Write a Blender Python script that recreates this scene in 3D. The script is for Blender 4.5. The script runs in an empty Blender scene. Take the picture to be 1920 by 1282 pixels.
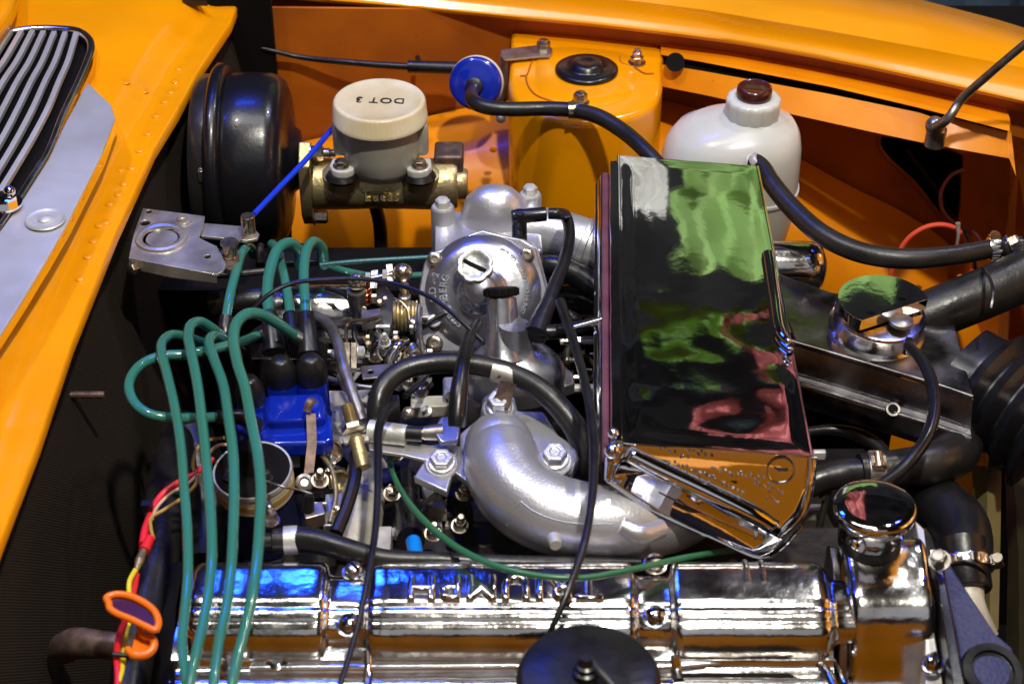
import bpy, bmesh, math, random
from mathutils import Vector as Vc, Matrix, noise, Quaternion
from mathutils.geometry import tessellate_polygon
random.seed(7)
S = bpy.context.scene
COL = S.collection
R = math.radians
# ------------------------------------------------------------------ camera
FPX = 3348.0
PITCH = R(36)
SN, CS = math.sin(PITCH), math.cos(PITCH)
DIST = 1.45
CAM = Vc((0, -DIST * CS, DIST * SN))
cd = bpy.data.cameras.new('camera'); cam = bpy.data.objects.new('camera', cd); COL.objects.link(cam)
cam.location = CAM; cam.rotation_euler = (R(90) - PITCH, 0, 0)
cd.sensor_width = 36; cd.lens = FPX / 1920 * 36; cd.clip_start = 0.05; cd.clip_end = 60
cd.dof.use_dof = True; cd.dof.focus_distance = 1.56; cd.dof.aperture_fstop = 10.0
S.camera = cam
# ------------------------------------------------------------------ world, exposure
W = bpy.data.worlds.new('World'); S.world = W; W.use_nodes = True
W.node_tree.nodes['Background'].inputs[0].default_value = (0.55, 0.62, 0.8, 1)
W.node_tree.nodes['Background'].inputs[1].default_value = 0.03
S.view_settings.view_transform = 'Standard'; S.view_settings.look = 'None'
S.view_settings.exposure = 0.0; S.view_settings.gamma = 1
try:
    S.cycles.max_bounces = 8; S.cycles.glossy_bounces = 5; S.cycles.transmission_bounces = 6
    S.cycles.use_denoising = True; S.cycles.sample_clamp_indirect = 6.0
except Exception: pass
# ------------------------------------------------------------------ lamps (exhibition hall lamps, plus two added lights)
def area(name, loc, target, size, power, color=(1, 1, 1), size_y=None):
    l = bpy.data.lights.new(name, 'AREA'); l.energy = power; l.color = color; l.size = size
    if size_y: l.shape = 'RECTANGLE'; l.size_y = size_y
    else: l.shape = 'DISK'
    o = bpy.data.objects.new(name, l); COL.objects.link(o); o.location = loc
    o.rotation_euler = (Vc(target) - Vc(loc)).to_track_quat('-Z', 'Y').to_euler()
    return o
area('key_lamp', (0.32, -0.75, 2.15), (0.1, 0.2, 0), 0.10, 47, (1.0, 0.94, 0.84))
area('second_lamp', (-0.75, 0.05, 2.2), (0.1, 0.2, 0), 0.10, 13, (1.0, 0.95, 0.88))
area('ceiling_panel', (-0.10, 0.10, 2.0), (-0.1, 0.08, 0), 1.15, 8.5, (0.95, 0.97, 1.0), 0.42)
area('blue_lamp', (-0.42, 0.80, 1.35), (-0.25, -0.2, 0), 0.42, 6.5, (0.01, 0.07, 1.0), 0.16)
area('blue_lamp_left', (-1.0, 0.35, 1.25), (-0.2, -0.1, 0), 0.12, 1.8, (0.02, 0.04, 1.0))
area('blue_lamp_right', (0.95, 0.8, 1.5), (0.4, 0.0, 0), 0.14, 2.5, (0.03, 0.04, 1.0))
area('added_fill_light', (0, -1.9, 1.7), (0, 0.1, 0), 2.4, 3.3, (0.95, 0.95, 1.0), 1.2)  # added fill light behind the camera, lifts shadows and greys the chrome
area('added_sheet_light', (0.9, 0.75, 2.0), (0.7, 1.7, 0.9), 0.1, 19, (1, 1, 0.95))  # added light for the unseen sheets mirrored in the lid

# ------------------------------------------------------------------ pixel to place
def ray(px, py):
    u = (px - 960) / FPX; v = (641 - py) / FPX
    return Vc((u, CS + v * SN, -SN + v * CS))
def Q(px, py, z=0.0):
    r = ray(px, py); return CAM + r * ((z - CAM.z) / r.z)
def V(px, py, y):
    r = ray(px, py); return CAM + r * ((y - CAM.y) / r.y)
def OP(px, py, P0, N):
    r = ray(px, py); return CAM + r * ((P0 - CAM).dot(N) / r.dot(N))
FW = Vc((0, CS, -SN))
def K(P): return (P - CAM).dot(FW) / FPX            # metres per photo pixel at P
def QL(l): return [Q(*p) for p in l]
X, Y, Z = Vc((1, 0, 0)), Vc((0, 1, 0)), Vc((0, 0, 1))
# ------------------------------------------------------------------ materials
def mat(name, color, rough=0.5, metal=0.0, c2=None, vs=20, bump=0.0, bs=60, coat=0.0, rv=0.0,
        sss=0.0, trans=0.0, spots=None, spec=0.5, emis=None, weave=0):
    m = bpy.data.materials.new(name); m.use_nodes = True; nt = m.node_tree; n = nt.nodes; b = n['Principled BSDF']
    L = nt.links
    b.inputs['Base Color'].default_value = (*color, 1); b.inputs['Roughness'].default_value = rough
    b.inputs['Metallic'].default_value = metal; b.inputs['Coat Weight'].default_value = coat
    b.inputs['Coat Roughness'].default_value = 0.04; b.inputs['Specular IOR Level'].default_value = spec
    if sss: b.inputs['Subsurface Weight'].default_value = sss; b.inputs['Subsurface Radius'].default_value = (0.012, 0.010, 0.008); b.inputs['Subsurface Scale'].default_value = 1
    if trans: b.inputs['Transmission Weight'].default_value = trans
    tc = n.new('ShaderNodeTexCoord')
    def nz(scale, det=4):
        t = n.new('ShaderNodeTexNoise'); t.inputs['Scale'].default_value = scale; t.inputs['Detail'].default_value = det
        L.new(tc.outputs['Object'], t.inputs['Vector']); return t
    out = None
    if c2:
        t = nz(vs); r = n.new('ShaderNodeValToRGB'); L.new(t.outputs['Fac'], r.inputs['Fac'])
        r.color_ramp.elements[0].position = 0.36; r.color_ramp.elements[1].position = 0.66
        r.color_ramp.elements[0].color = (*c2, 1); r.color_ramp.elements[1].color = (*color, 1)
        out = r.outputs['Color']; L.new(out, b.inputs['Base Color'])
    if spots:
        t = nz(spots[1], 2); r = n.new('ShaderNodeValToRGB'); L.new(t.outputs['Fac'], r.inputs['Fac'])
        r.color_ramp.elements[0].position = spots[2]; r.color_ramp.elements[1].position = spots[2] + 0.03
        r.color_ramp.elements[0].color = (0, 0, 0, 1); r.color_ramp.elements[1].color = (1, 1, 1, 1)
        mx = n.new('ShaderNodeMix'); mx.data_type = 'RGBA'; L.new(r.outputs['Color'], mx.inputs['Factor'])
        if out: L.new(out, mx.inputs['A'])
        else: mx.inputs['A'].default_value = (*color, 1)
        mx.inputs['B'].default_value = (*spots[0], 1); L.new(mx.outputs['Result'], b.inputs['Base Color'])
    if rv:
        t = nz(35, 6); mr = n.new('ShaderNodeMapRange'); L.new(t.outputs['Fac'], mr.inputs['Value'])
        mr.inputs['From Min'].default_value = .3; mr.inputs['From Max'].default_value = .7
        mr.inputs['To Min'].default_value = max(0, rough - rv); mr.inputs['To Max'].default_value = rough + rv
        L.new(mr.outputs['Result'], b.inputs['Roughness'])
    if weave:
        w1 = n.new('ShaderNodeTexWave'); w2 = n.new('ShaderNodeTexWave')
        mp = n.new('ShaderNodeMapping'); L.new(tc.outputs['Object'], mp.inputs['Vector']); mp.inputs['Rotation'].default_value = (R(45), R(0), 0)
        for w, d in ((w1, 'Y'), (w2, 'Z')):
            w.bands_direction = d; w.inputs['Scale'].default_value = weave; L.new(mp.outputs['Vector'], w.inputs['Vector'])
            w.inputs['Distortion'].default_value = 0.6; w.inputs['Detail Scale'].default_value = 0.3
        ma = n.new('ShaderNodeMath'); ma.operation = 'MULTIPLY'; L.new(w1.outputs['Fac'], ma.inputs[0]); L.new(w2.outputs['Fac'], ma.inputs[1])
        bp = n.new('ShaderNodeBump'); bp.inputs['Strength'].default_value = 0.9; bp.inputs['Distance'].default_value = 0.0012
        L.new(ma.outputs[0], bp.inputs['Height']); L.new(bp.outputs['Normal'], b.inputs['Normal'])
        mx = n.new('ShaderNodeMix'); mx.data_type = 'RGBA'; L.new(ma.outputs[0], mx.inputs['Factor'])
        mx.inputs['A'].default_value = (*[c * .35 for c in color], 1); mx.inputs['B'].default_value = (*color, 1)
        L.new(mx.outputs['Result'], b.inputs['Base Color'])
    elif bump:
        t = nz(bs, 5); bp = n.new('ShaderNodeBump'); bp.inputs['Strength'].default_value = 1.0
        bp.inputs['Distance'].default_value = bump; L.new(t.outputs['Fac'], bp.inputs['Height'])
        L.new(bp.outputs['Normal'], b.inputs['Normal'])
    return m
ORG = (0.84, 0.315, 0.0005)
M = dict(
 orange=mat('orange_paint', ORG, 0.22, c2=(0.76, 0.28, 0.001), vs=9, bump=0.00012, bs=90, coat=0.35, spots=((0.10, 0.035, 0.01), 120, 0.80)),
 orange_in=mat('orange_paint_inner', (0.84, 0.28, 0.001), 0.38, c2=(0.72, 0.22, 0.001), vs=14, bump=0.0003, bs=60, coat=0.1, spots=((0.08, 0.03, 0.01), 70, 0.76)),
 orange_shaded=mat('orange_paint_shaded', (0.46, 0.115, 0.003), 0.5, c2=(0.32, 0.075, 0.005), vs=12, bump=0.0003, bs=70, spots=((0.06, 0.02, 0.01), 55, 0.75)),  # inner panels: shade put into a darker orange, plus dirt spots
 chrome=mat('chrome', (0.88, 0.88, 0.9), 0.035, 1.0, bump=0.00005, bs=60),
 chrome_rough=mat('polished_casting', (0.80, 0.79, 0.78), 0.14, 1.0, c2=(0.60, 0.57, 0.54), vs=30, bump=0.0003, bs=130, rv=0.05),
 chrome_worn=mat('worn_chrome', (0.72, 0.72, 0.74), 0.16, 1.0, bump=0.00015, bs=200, rv=0.08, c2=(0.45, 0.44, 0.44), vs=60),
 blade=mat('satin_trim', (0.74, 0.75, 0.72), 0.38, 0.62, rv=0.05, c2=(0.6, 0.6, 0.58), vs=5, bump=0.00008, bs=200),
 slat=mat('brushed_trim', (0.66, 0.67, 0.68), 0.22, 1.0, rv=0.08, bump=0.00006, bs=300),
 alu=mat('cast_aluminium', (0.62, 0.62, 0.66), 0.40, 0.8, c2=(0.48, 0.48, 0.53), vs=30, bump=0.0002, bs=330, rv=0.08),
 silver=mat('silver_painted_casting', (0.64, 0.64, 0.67), 0.34, 0.75, c2=(0.56, 0.55, 0.57), vs=16, bump=0.00022, bs=480, spots=((0.2, 0.18, 0.17), 90, 0.78)),
 bright=mat('bright_alloy', (0.66, 0.66, 0.62), 0.42, 0.45, c2=(0.5, 0.5, 0.46), vs=60, bump=0.0003, bs=200),
 carb=mat('carburettor_alloy', (0.50, 0.50, 0.54), 0.30, 0.9, c2=(0.36, 0.36, 0.40), vs=26, bump=0.00012, bs=260, rv=0.09),
 zinc=mat('zinc_plate', (0.64, 0.61, 0.52), 0.36, 0.8, c2=(0.40, 0.38, 0.33), vs=45, bump=0.0002, bs=160, rv=0.1, spots=((0.22, 0.13, 0.07), 60, 0.70)),
 steel=mat('dull_steel', (0.42, 0.40, 0.37), 0.35, 0.9, c2=(0.26, 0.23, 0.2), vs=80, bump=0.0002, bs=220, rv=0.1),
 nut=mat('plated_nut', (0.62, 0.57, 0.48), 0.25, 0.95, c2=(0.36, 0.28, 0.2), vs=160, rv=0.08),
 brass=mat('gold_passivated_casting', (0.62, 0.50, 0.24), 0.38, 0.85, c2=(0.42, 0.34, 0.17), vs=40, bump=0.0005, bs=260, rv=0.1),
 rust=mat('rusty_steel', (0.20, 0.13, 0.10), 0.5, 0.6, c2=(0.09, 0.06, 0.05), vs=120, bump=0.0003, bs=200),
 black=mat('black_satin_paint', (0.006, 0.006, 0.008), 0.30, bump=0.0002, bs=200, coat=0.15),
 plastic=mat('black_plastic', (0.008, 0.008, 0.010), 0.28, rv=0.1, bump=0.0001, bs=200),
 rubber=mat('black_rubber', (0.010, 0.0095, 0.010), 0.34, c2=(0.006, 0.006, 0.0065), vs=50, bump=0.00025, bs=180, rv=0.1),
 hose=mat('aged_rubber_hose', (0.016, 0.0145, 0.0135), 0.36, c2=(0.009, 0.0085, 0.008), vs=40, bump=0.0003, bs=220, rv=0.1, spots=((0.07, 0.055, 0.04), 70, 0.77)),
 semi=mat('satin_black_metal', (0.035, 0.034, 0.035), 0.3, 0.3, c2=(0.022, 0.02, 0.02), vs=30, bump=0.0002, bs=200, rv=0.12),
 duct=mat('dark_chromed_steel', (0.34, 0.32, 0.31), 0.26, 1.0, c2=(0.18, 0.16, 0.155), vs=18, bump=0.0003, bs=50, rv=0.12, spots=((0.3, 0.27, 0.22), 50, 0.70)),
 dark=mat('engine_bay_black', (0.004, 0.0032, 0.003), 0.75, bump=0.0008, bs=50, spec=0.12),
 block=mat('grimy_cast_iron', (0.035, 0.028, 0.022), 0.6, 0.3, c2=(0.012, 0.010, 0.009), vs=40, bump=0.0015, bs=80, spots=((0.25, 0.22, 0.17), 45, 0.70)),
 cast=mat('stained_bare_casting', (0.62, 0.60, 0.52), 0.55, 0.3, c2=(0.36, 0.33, 0.27), vs=35, bump=0.0008, bs=150, spots=((0.08, 0.06, 0.05), 90, 0.70)),
 weave=mat('woven_insulation', (0.045, 0.031, 0.020), 0.8, weave=150, spec=0.2),
 white=mat('translucent_white_plastic', (0.52, 0.53, 0.49), 0.26, sss=0.5, c2=(0.58, 0.59, 0.55), vs=9, bump=0.0003, bs=30, coat=0.15),
 cream=mat('yellowed_plastic', (0.66, 0.61, 0.45), 0.33, sss=0.25, c2=(0.56, 0.47, 0.28), vs=22, bump=0.0002, bs=80, spots=((0.45, 0.33, 0.16), 30, 0.72)),
 tank=mat('grey_translucent_plastic', (0.42, 0.41, 0.34), 0.3, sss=0.3, c2=(0.34, 0.33, 0.27), vs=15, coat=0.2),
 blue=mat('blue_plastic', (0.003, 0.020, 0.36), 0.2, coat=0.5, c2=(0.003, 0.014, 0.25), vs=12, bump=0.0001, bs=120),
 bluecable=mat('blue_cable_sleeve', (0.006, 0.04, 0.62), 0.3, bump=0.0003, bs=400),
 sky=mat('light_blue_plastic', (0.0, 0.22, 0.75), 0.35, bump=0.0003, bs=200),
 teal=mat('teal_silicone', (0.032, 0.175, 0.15), 0.16, c2=(0.03, 0.165, 0.11), vs=14, coat=0.6, bump=0.00008, bs=160),
 green=mat('green_cable_sleeve', (0.03, 0.14, 0.06), 0.3, bump=0.0001, bs=200),
 dteal=mat('dark_teal_cable', (0.01, 0.09, 0.10), 0.35, bump=0.0004, bs=500),
 seal=mat('dull_plum_reflection', (0.16, 0.055, 0.075), 0.4, c2=(0.10, 0.035, 0.05), vs=30),  # not a seal, plum colour imitating a reflection on the air cleaner side
 knob=mat('mottled_alloy', (0.62, 0.63, 0.6), 0.42, 0.6, c2=(0.28, 0.28, 0.27), vs=130, bump=0.0004, bs=150),
 olive_shaded=mat('shaded_olive_plastic', (0.05, 0.042, 0.016), 0.6, c2=(0.03, 0.026, 0.01), vs=15),  # darker copy of the olive, shade put into the rear blade's colour
 maroon=mat('dark_brown_plastic', (0.055, 0.012, 0.010), 0.2, coat=0.3),
 red=mat('red_wire', (0.72, 0.02, 0.03), 0.35), pinkred=mat('coral_wire', (0.85, 0.10, 0.05), 0.35), yellow=mat('yellow_wire', (0.75, 0.60, 0.02), 0.4),
 ochre=mat('ochre_wire', (0.42, 0.26, 0.05), 0.45), tan=mat('tan_wire', (0.55, 0.40, 0.28), 0.45),
 handle=mat('orange_plastic', (0.90, 0.19, 0.005), 0.32, sss=0.1, coat=0.2, c2=(0.82, 0.17, 0.005), vs=60),
 ink=mat('black_ink', (0.01, 0.01, 0.012), 0.5), purple=mat('violet_lit_crinkle', (0.010, 0.014, 0.085), 0.6, 0.0, bump=0.0012, bs=260),  # purple: blue lamp light put into the base colour, with crinkle bumps
 olive=mat('olive_plastic', (0.17, 0.145, 0.055), 0.5, c2=(0.12, 0.10, 0.04), vs=15, bump=0.0003, bs=50), copper=mat('copper_spring', (0.62, 0.2, 0.08), 0.3, 0.9),
 curtain=mat('blue_grey_cloth', (0.09, 0.15, 0.20), 0.8, c2=(0.03, 0.05, 0.075), vs=6),
 leaf=mat('added_sheet_green', (0.24, 0.42, 0.12), 0.8, c2=(0.17, 0.31, 0.09), vs=5), rose=mat('added_rose_cloth', (0.46, 0.13, 0.14), 0.8, c2=(0.20, 0.05, 0.055), vs=9),
 added_grey=mat('added_sheet_pale', (0.80, 0.82, 0.80), 0.7), hall=mat('hall_wall', (0.22, 0.23, 0.26), 0.8, c2=(0.06, 0.06, 0.075), vs=2.5), floor=mat('hall_floor', (0.05, 0.045, 0.042), 0.5, c2=(0.035, 0.03, 0.03), vs=3),
)
# ------------------------------------------------------------------ geometry helpers -> (verts, faces)
def join(*gs):
    Vv, F = [], []
    for g in gs:
        o = len(Vv); Vv += list(g[0]); F += [tuple(i + o for i in f) for f in g[1]]
    return Vv, F
def frame(ax, ref=None):
    ax = ax.normalized(); r = ref if ref is not None else (X if abs(ax.x) < 0.9 else Y)
    u = (r - ax * r.dot(ax)).normalized(); return u, ax.cross(u), ax
def lathe(P, ax, prof, seg=40, ref=None, mod=None, sy=1.0):
    """prof: (radius, height along ax) in metres; mod(angle, i) scales the radius"""
    u, v, a = frame(ax, ref); Vv, F = [], []
    for i, (r, h) in enumerate(prof):
        for k in range(seg):
            t = 2 * math.pi * k / seg; rr = r * (mod(t, i) if mod else 1)
            Vv.append(P + a * h + u * (rr * math.cos(t)) + v * (rr * math.sin(t) * sy))
    n = len(prof)
    for i in range(n - 1):
        for k in range(seg):
            k2 = (k + 1) % seg; F.append((i * seg + k, i * seg + k2, (i + 1) * seg + k2, (i + 1) * seg + k))
    if prof[0][0] > 1e-7: F.append(tuple(reversed(range(seg))))
    if prof[-1][0] > 1e-7: F.append(tuple((n - 1) * seg + k for k in range(seg)))
    return Vv, F
def UP(px, py, z, prof, seg=48, mod=None, ax=None):
    """upright lathe; profile in photo pixels (radius, height), origin at pixel px,py on height z"""
    P = Q(px, py, z); k = K(P)
    return lathe(P, ax or Z, [(r * k, h * k / .82) for r, h in prof], seg, mod=mod)
def smooth_path(pts, res):
    if len(pts) < 3: return [pts[0].lerp(pts[1], i / res) for i in range(res + 1)], [i / res for i in range(res + 1)]
    P = [pts[0] * 2 - pts[1]] + pts + [pts[-1] * 2 - pts[-2]]; out, par = [], []
    for i in range(1, len(P) - 2):
        p0, p1, p2, p3 = P[i - 1:i + 3]
        d01, d12, d23 = [max((a - b).length, 1e-6) ** .5 for a, b in ((p0, p1), (p1, p2), (p2, p3))]
        m1 = (p1 - p0) / d01 - (p2 - p0) / (d01 + d12) + (p2 - p1) / d12
        m2 = (p2 - p1) / d12 - (p3 - p1) / (d12 + d23) + (p3 - p2) / d23
        m1, m2 = m1 * d12, m2 * d12
        for k in range(res):
            t = k / res; t2, t3 = t * t, t * t * t
            out.append(p1 * (2 * t3 - 3 * t2 + 1) + m1 * (t3 - 2 * t2 + t) + p2 * (-2 * t3 + 3 * t2) + m2 * (t3 - t2)); par.append(i - 1 + t)
    out.append(pts[-1]); par.append(len(pts) - 1.0)
    return out, par
def sweep(path, rad, seg=14, flat=None, ref=None, cap=True):
    """rad: list of radii per path point; flat=(a,b): section half sizes as factors"""
    Vv, F = [], []; n = len(path); tan = []
    for i in range(n):
        t = path[min(i + 1, n - 1)] - path[max(i - 1, 0)]; tan.append(t.normalized())
    u = frame(tan[0], ref)[0]
    for i in range(n):
        if i: u = (tan[i - 1].rotation_difference(tan[i])) @ u
        u = (u - tan[i] * u.dot(tan[i])).normalized(); v = tan[i].cross(u)
        for k in range(seg):
            t = 2 * math.pi * k / seg + (math.pi / 4 if seg == 4 else 0)
            a, b = flat or (1, 1)
            Vv.append(path[i] + u * (rad[i] * a * math.cos(t)) + v * (rad[i] * b * math.sin(t)))
    for i in range(n - 1):
        for k in range(seg):
            k2 = (k + 1) % seg; F.append((i * seg + k, i * seg + k2, (i + 1) * seg + k2, (i + 1) * seg + k))
    if cap:
        F.append(tuple(reversed(range(seg)))); F.append(tuple((n - 1) * seg + k for k in range(seg)))
    return Vv, F
def tube(pts, r, res=8, seg=14, flat=None, ref=None, rib=None):
    """pts: (px,py,z) or Vectors; r in photo pixels, single or list"""
    P = [p if isinstance(p, Vc) else Q(*p) for p in pts]
    path, par = smooth_path(P, res)
    rl = r if isinstance(r, (list, tuple)) else [r] * len(P)
    rad = []
    for p, t in zip(path, par):
        i = min(int(t), len(rl) - 2); f = t - i; rad.append((rl[i] * (1 - f) + rl[i + 1] * f) * K(p))
    if rib:
        s = 0.0
        for i in range(len(path)):
            if i: s += (path[i] - path[i - 1]).length
            rad[i] *= 1 + rib[0] * math.sin(s / rib[1] * 2 * math.pi)
    return sweep(path, rad, seg, flat, ref)
def box(P, hx, hy, hz):
    Vv = [P + hx * a + hy * b + hz * c for a in (-1, 1) for b in (-1, 1) for c in (-1, 1)]
    return Vv, [(0, 1, 3, 2), (4, 6, 7, 5), (0, 4, 5, 1), (2, 3, 7, 6), (0, 2, 6, 4), (1, 5, 7, 3)]
def plate(outer, vec, holes=()):
    """flat polygon of world points, thickness vec, optional holes"""
    loops = [list(outer)] + [list(h) for h in holes]; flatp = [p for l in loops for p in l]
    tris = tessellate_polygon(loops); n = len(flatp)
    Vv = flatp + [p + vec for p in flatp]
    F = [tuple(t) for t in tris] + [tuple(i + n for i in reversed(t)) for t in tris]
    o = 0
    for l in loops:
        m = len(l)
        for k in range(m): a, b = o + k, o + (k + 1) % m; F.append((a, b, b + n, a + n))
        o += m
    return Vv, F
def circ(P, ax, r, seg=20, ref=None):
    u, v, a = frame(ax, ref); return [P + u * (r * math.cos(2 * math.pi * k / seg)) + v * (r * math.sin(2 * math.pi * k / seg)) for k in range(seg)]
def loft(rows, close=False):
    m = len(rows[0]); Vv = [p for r in rows for p in r]; F = []
    for i in range(len(rows) - 1):
        for k in range(m if close else m - 1):
            k2 = (k + 1) % m; F.append((i * m + k, i * m + k2, (i + 1) * m + k2, (i + 1) * m + k))
    return Vv, F
def ball(P, r, seg=24, ax=Z, sq=1.0):
    return lathe(P, ax, [(r * math.sin(math.pi * i / 12) + (1e-8 if i in (0, 12) else 0), -r * sq * math.cos(math.pi * i / 12)) for i in range(13)], seg)
def hexn(P, ax, r, h, washer=True, stud=False):
    u = frame(ax)[0]; g = [lathe(P, ax, [(r, 0), (r, h * .85), (r * .86, h)], 6)]
    if washer: g.append(lathe(P - ax.normalized() * h * .12, ax, [(r * 1.3, 0), (r * 1.3, h * .14)], 24))
    g.append(lathe(P + ax.normalized() * h, ax, [(r * .72, 0), (r * .72, h * .05), (r * .62, h * .09)] if not stud else [(r * .66, 0), (r * .66, h * .5), (r * .5, h * .6), (r * .5, h * .95), (r * .4, h * 1.0)], 20))
    return join(*g)
def rr_poly(P, u, v, a, b, r, n=5):
    out = []
    for cx, cy, t0 in ((1, 1, 0), (-1, 1, 90), (-1, -1, 180), (1, -1, 270)):
        for k in range(n + 1):
            t = R(t0 + 90 * k / n); out.append(P + u * (cx * (a - r) + r * math.cos(t)) + v * (cy * (b - r) + r * math.sin(t)))
    return out
def text(s, P, u, v, h, depth, spacing=1.0, bold=0.0, rnd=0.0):
    c = bpy.data.curves.new('t', 'FONT'); c.body = s; c.size = 1.0; c.extrude = depth / h / 2; c.align_x = 'CENTER'; c.align_y = 'CENTER'
    c.space_character = spacing; c.offset = bold; c.resolution_u = 3; c.bevel_depth = rnd; c.bevel_resolution = 2
    o = bpy.data.objects.new('t', c); COL.objects.link(o); bpy.context.view_layer.update()
    me = bpy.data.meshes.new_from_object(o.evaluated_get(bpy.context.evaluated_depsgraph_get()))
    w = u.cross(v).normalized()
    Vv = [P + u * (q.co.x * h) + v * (q.co.y * h) + w * (q.co.z * h) for q in me.vertices]; F = [tuple(p.vertices) for p in me.polygons]
    bpy.data.objects.remove(o); bpy.data.curves.remove(c); bpy.data.meshes.remove(me)
    return Vv, F
def helix(P, ax, r, wire, turns, length, seg=8):
    u, v, a = frame(ax); n = int(turns * 16)
    path = [P + a * (length * i / n) + u * (r * math.cos(i * math.pi / 8)) + v * (r * math.sin(i * math.pi / 8)) for i in range(n + 1)]
    return sweep(path, [wire] * len(path), seg)
def stick(geo, pl, w, seg=8, res=6):
    from mathutils.bvhtree import BVHTree
    bv = BVHTree.FromPolygons(geo[0], geo[1]); out = []
    for a, b in pl:
        h = bv.ray_cast(CAM, ray(a, b).normalized())[0]
        out.append(h if h else (out[-1] if out else None))
    return tube([p for p in out if p], w, seg=seg, res=res)
def wob(g, amp, f, seed=0.0):
    out = []
    for p in g[0]:
        q = p * f + Vc((seed, seed * 2, 0)); out.append(p + Vc((noise.noise(q), noise.noise(q + Vc((9, 0, 0))), noise.noise(q + Vc((0, 9, 0))))) * amp)
    return out, g[1]
# ------------------------------------------------------------------ objects
def build(name, geo, m, par=None, sharp=32, bevel=0, kind=None, label=None, sub=0):
    base = par['_o'] if par is not None else None
    loc = Vc(base) if base is not None else None
    if loc is None:
        n = len(geo[0]); mn = [min(p[i] for p in geo[0]) for i in range(3)]; mx = [max(p[i] for p in geo[0]) for i in range(3)]
        loc = Vc(((mn[0] + mx[0]) / 2, (mn[1] + mx[1]) / 2, mn[2]))
    me = bpy.data.meshes.new(name); me.from_pydata([tuple(p - loc) for p in geo[0]], [], geo[1])
    bm = bmesh.new(); bm.from_mesh(me); bmesh.ops.recalc_face_normals(bm, faces=bm.faces); bm.to_mesh(me); bm.free()
    me.materials.append(M[m]); me.shade_smooth()
    if sharp < 180: me.set_sharp_from_angle(angle=R(sharp))
    o = bpy.data.objects.new(name, me); COL.objects.link(o)
    if par is not None: o.parent = par; o['_o'] = tuple(loc)
    else: o.location = loc; o['_o'] = tuple(loc)
    if bevel:
        b = o.modifiers.new('bevel', 'BEVEL'); b.width = bevel; b.segments = 3; b.limit_method = 'ANGLE'; b.angle_limit = R(35); b.harden_normals = False
    if sub:
        s = o.modifiers.new('sub', 'SUBSURF'); s.levels = sub; s.render_levels = sub
    if kind: o['kind'] = kind
    if label: o['label'] = label
    return o
def thing(name, label, cat, loc, group=None):
    o = bpy.data.objects.new(name, None); COL.objects.link(o); o.location = loc; o.empty_display_size = 0.02
    o['label'] = label; o['category'] = cat; o['_o'] = tuple(loc)
    if group: o['group'] = group
    return o
def single(name, label, cat, geo, m, group=None, **kw):
    o = build(name, geo, m, None, **kw); o['label'] = label; o['category'] = cat
    if group: o['group'] = group
    return o
def clamp(par, P, ax, r, w, screw=Z, m='chrome_worn', name='hose_clamp'):
    g = lathe(P - ax.normalized() * w / 2, ax, [(r, 0), (r * 1.1, 0), (r * 1.12, w * .1), (r * 1.12, w * .9), (r * 1.1, w), (r, w)], 48)
    b = build(name, g, m, par)
    u, v, a = frame(ax)
    side = (screw - a * screw.dot(a)).normalized(); t = a.cross(side)
    n = 22
    rg = [box(P + (side * math.cos(q) + t * math.sin(q)) * r * 1.14, a * w * .32, (t * math.cos(q) - side * math.sin(q)) * r * .035, (side * math.cos(q) + t * math.sin(q)) * r * .03) for q in [2 * math.pi * k / n for k in range(n)]]
    o = build('thread_slots', join(*rg), 'steel', b) if par is not None and par.parent is None else None
    h = build('clamp_screw', join(lathe(P + side * r * 1.32 - t * r * .45, t, [(w * .28, 0), (w * .28, r * .7), (w * .42, r * .7), (w * .42, r * .95)], 14), box(P + side * r * 1.2, a * w * .45, t * r * .3, side * r * .12)), 'nut', b) if par.parent is None else None
    return b

# ================================================================== SETTING
def struct(name, geo, m, **kw): o = build(name, geo, m, None, kind='structure', **kw); return o
struct('hall_floor', box(Vc((0, 0.5, -0.95)), X * 4, Y * 4, Z * 0.05), 'floor')
struct('hall_ceiling', box(Vc((0, 0.5, 3.4)), X * 4, Y * 4, Z * 0.05), 'hall')
struct('hall_wall', join(box(Vc((-4, .5, 1.2)), X * .05, Y * 4, Z * 2.1), box(Vc((4, .5, 1.2)), X * .05, Y * 4, Z * 2.1), box(Vc((0, 4.6, 1.2)), X * 4, Y * .05, Z * 2.1), box(Vc((0, -3.6, 1.2)), X * 4, Y * .05, Z * 2.1)), 'hall')
# curtain of the hall seen past the wing
rows = []
for i in range(3):
    rows.append([Vc((0.15 + 2.2 * k / 110, 1.5 + 0.05 * math.sin(k * .55) + 0.02 * math.sin(k * 1.7), -0.9 + 0.58 * i)) for k in range(111)])
g = loft(rows); single('hall_curtain', 'blue-grey folded curtain behind the far wing at top right', 'curtain', (g[0], g[1]), 'curtain')
# unseen coloured sheets, made up for the chrome to mirror
def cloth(x0, x1, z0, z1, y, ragged, seed):
    rows = []
    for j in range(25):
        f = j / 24; z = z0 + (z1 - z0) * f; xl = x0 + ragged * noise.noise(Vc((seed, f * 4, 0))) + .4 * ragged * noise.noise(Vc((seed, f * 15, 3)))
        rows.append([Vc((xl + (x1 - xl) * k / 20, y + 0.03 * math.sin(k * 1.1 + f), z)) for k in range(21)])
    return loft(rows)

# ================================================================== CAR BODY
car = thing('car_body', 'bright orange car body shell round the open engine bay', 'car body', (0, 0, -0.6))
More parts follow.
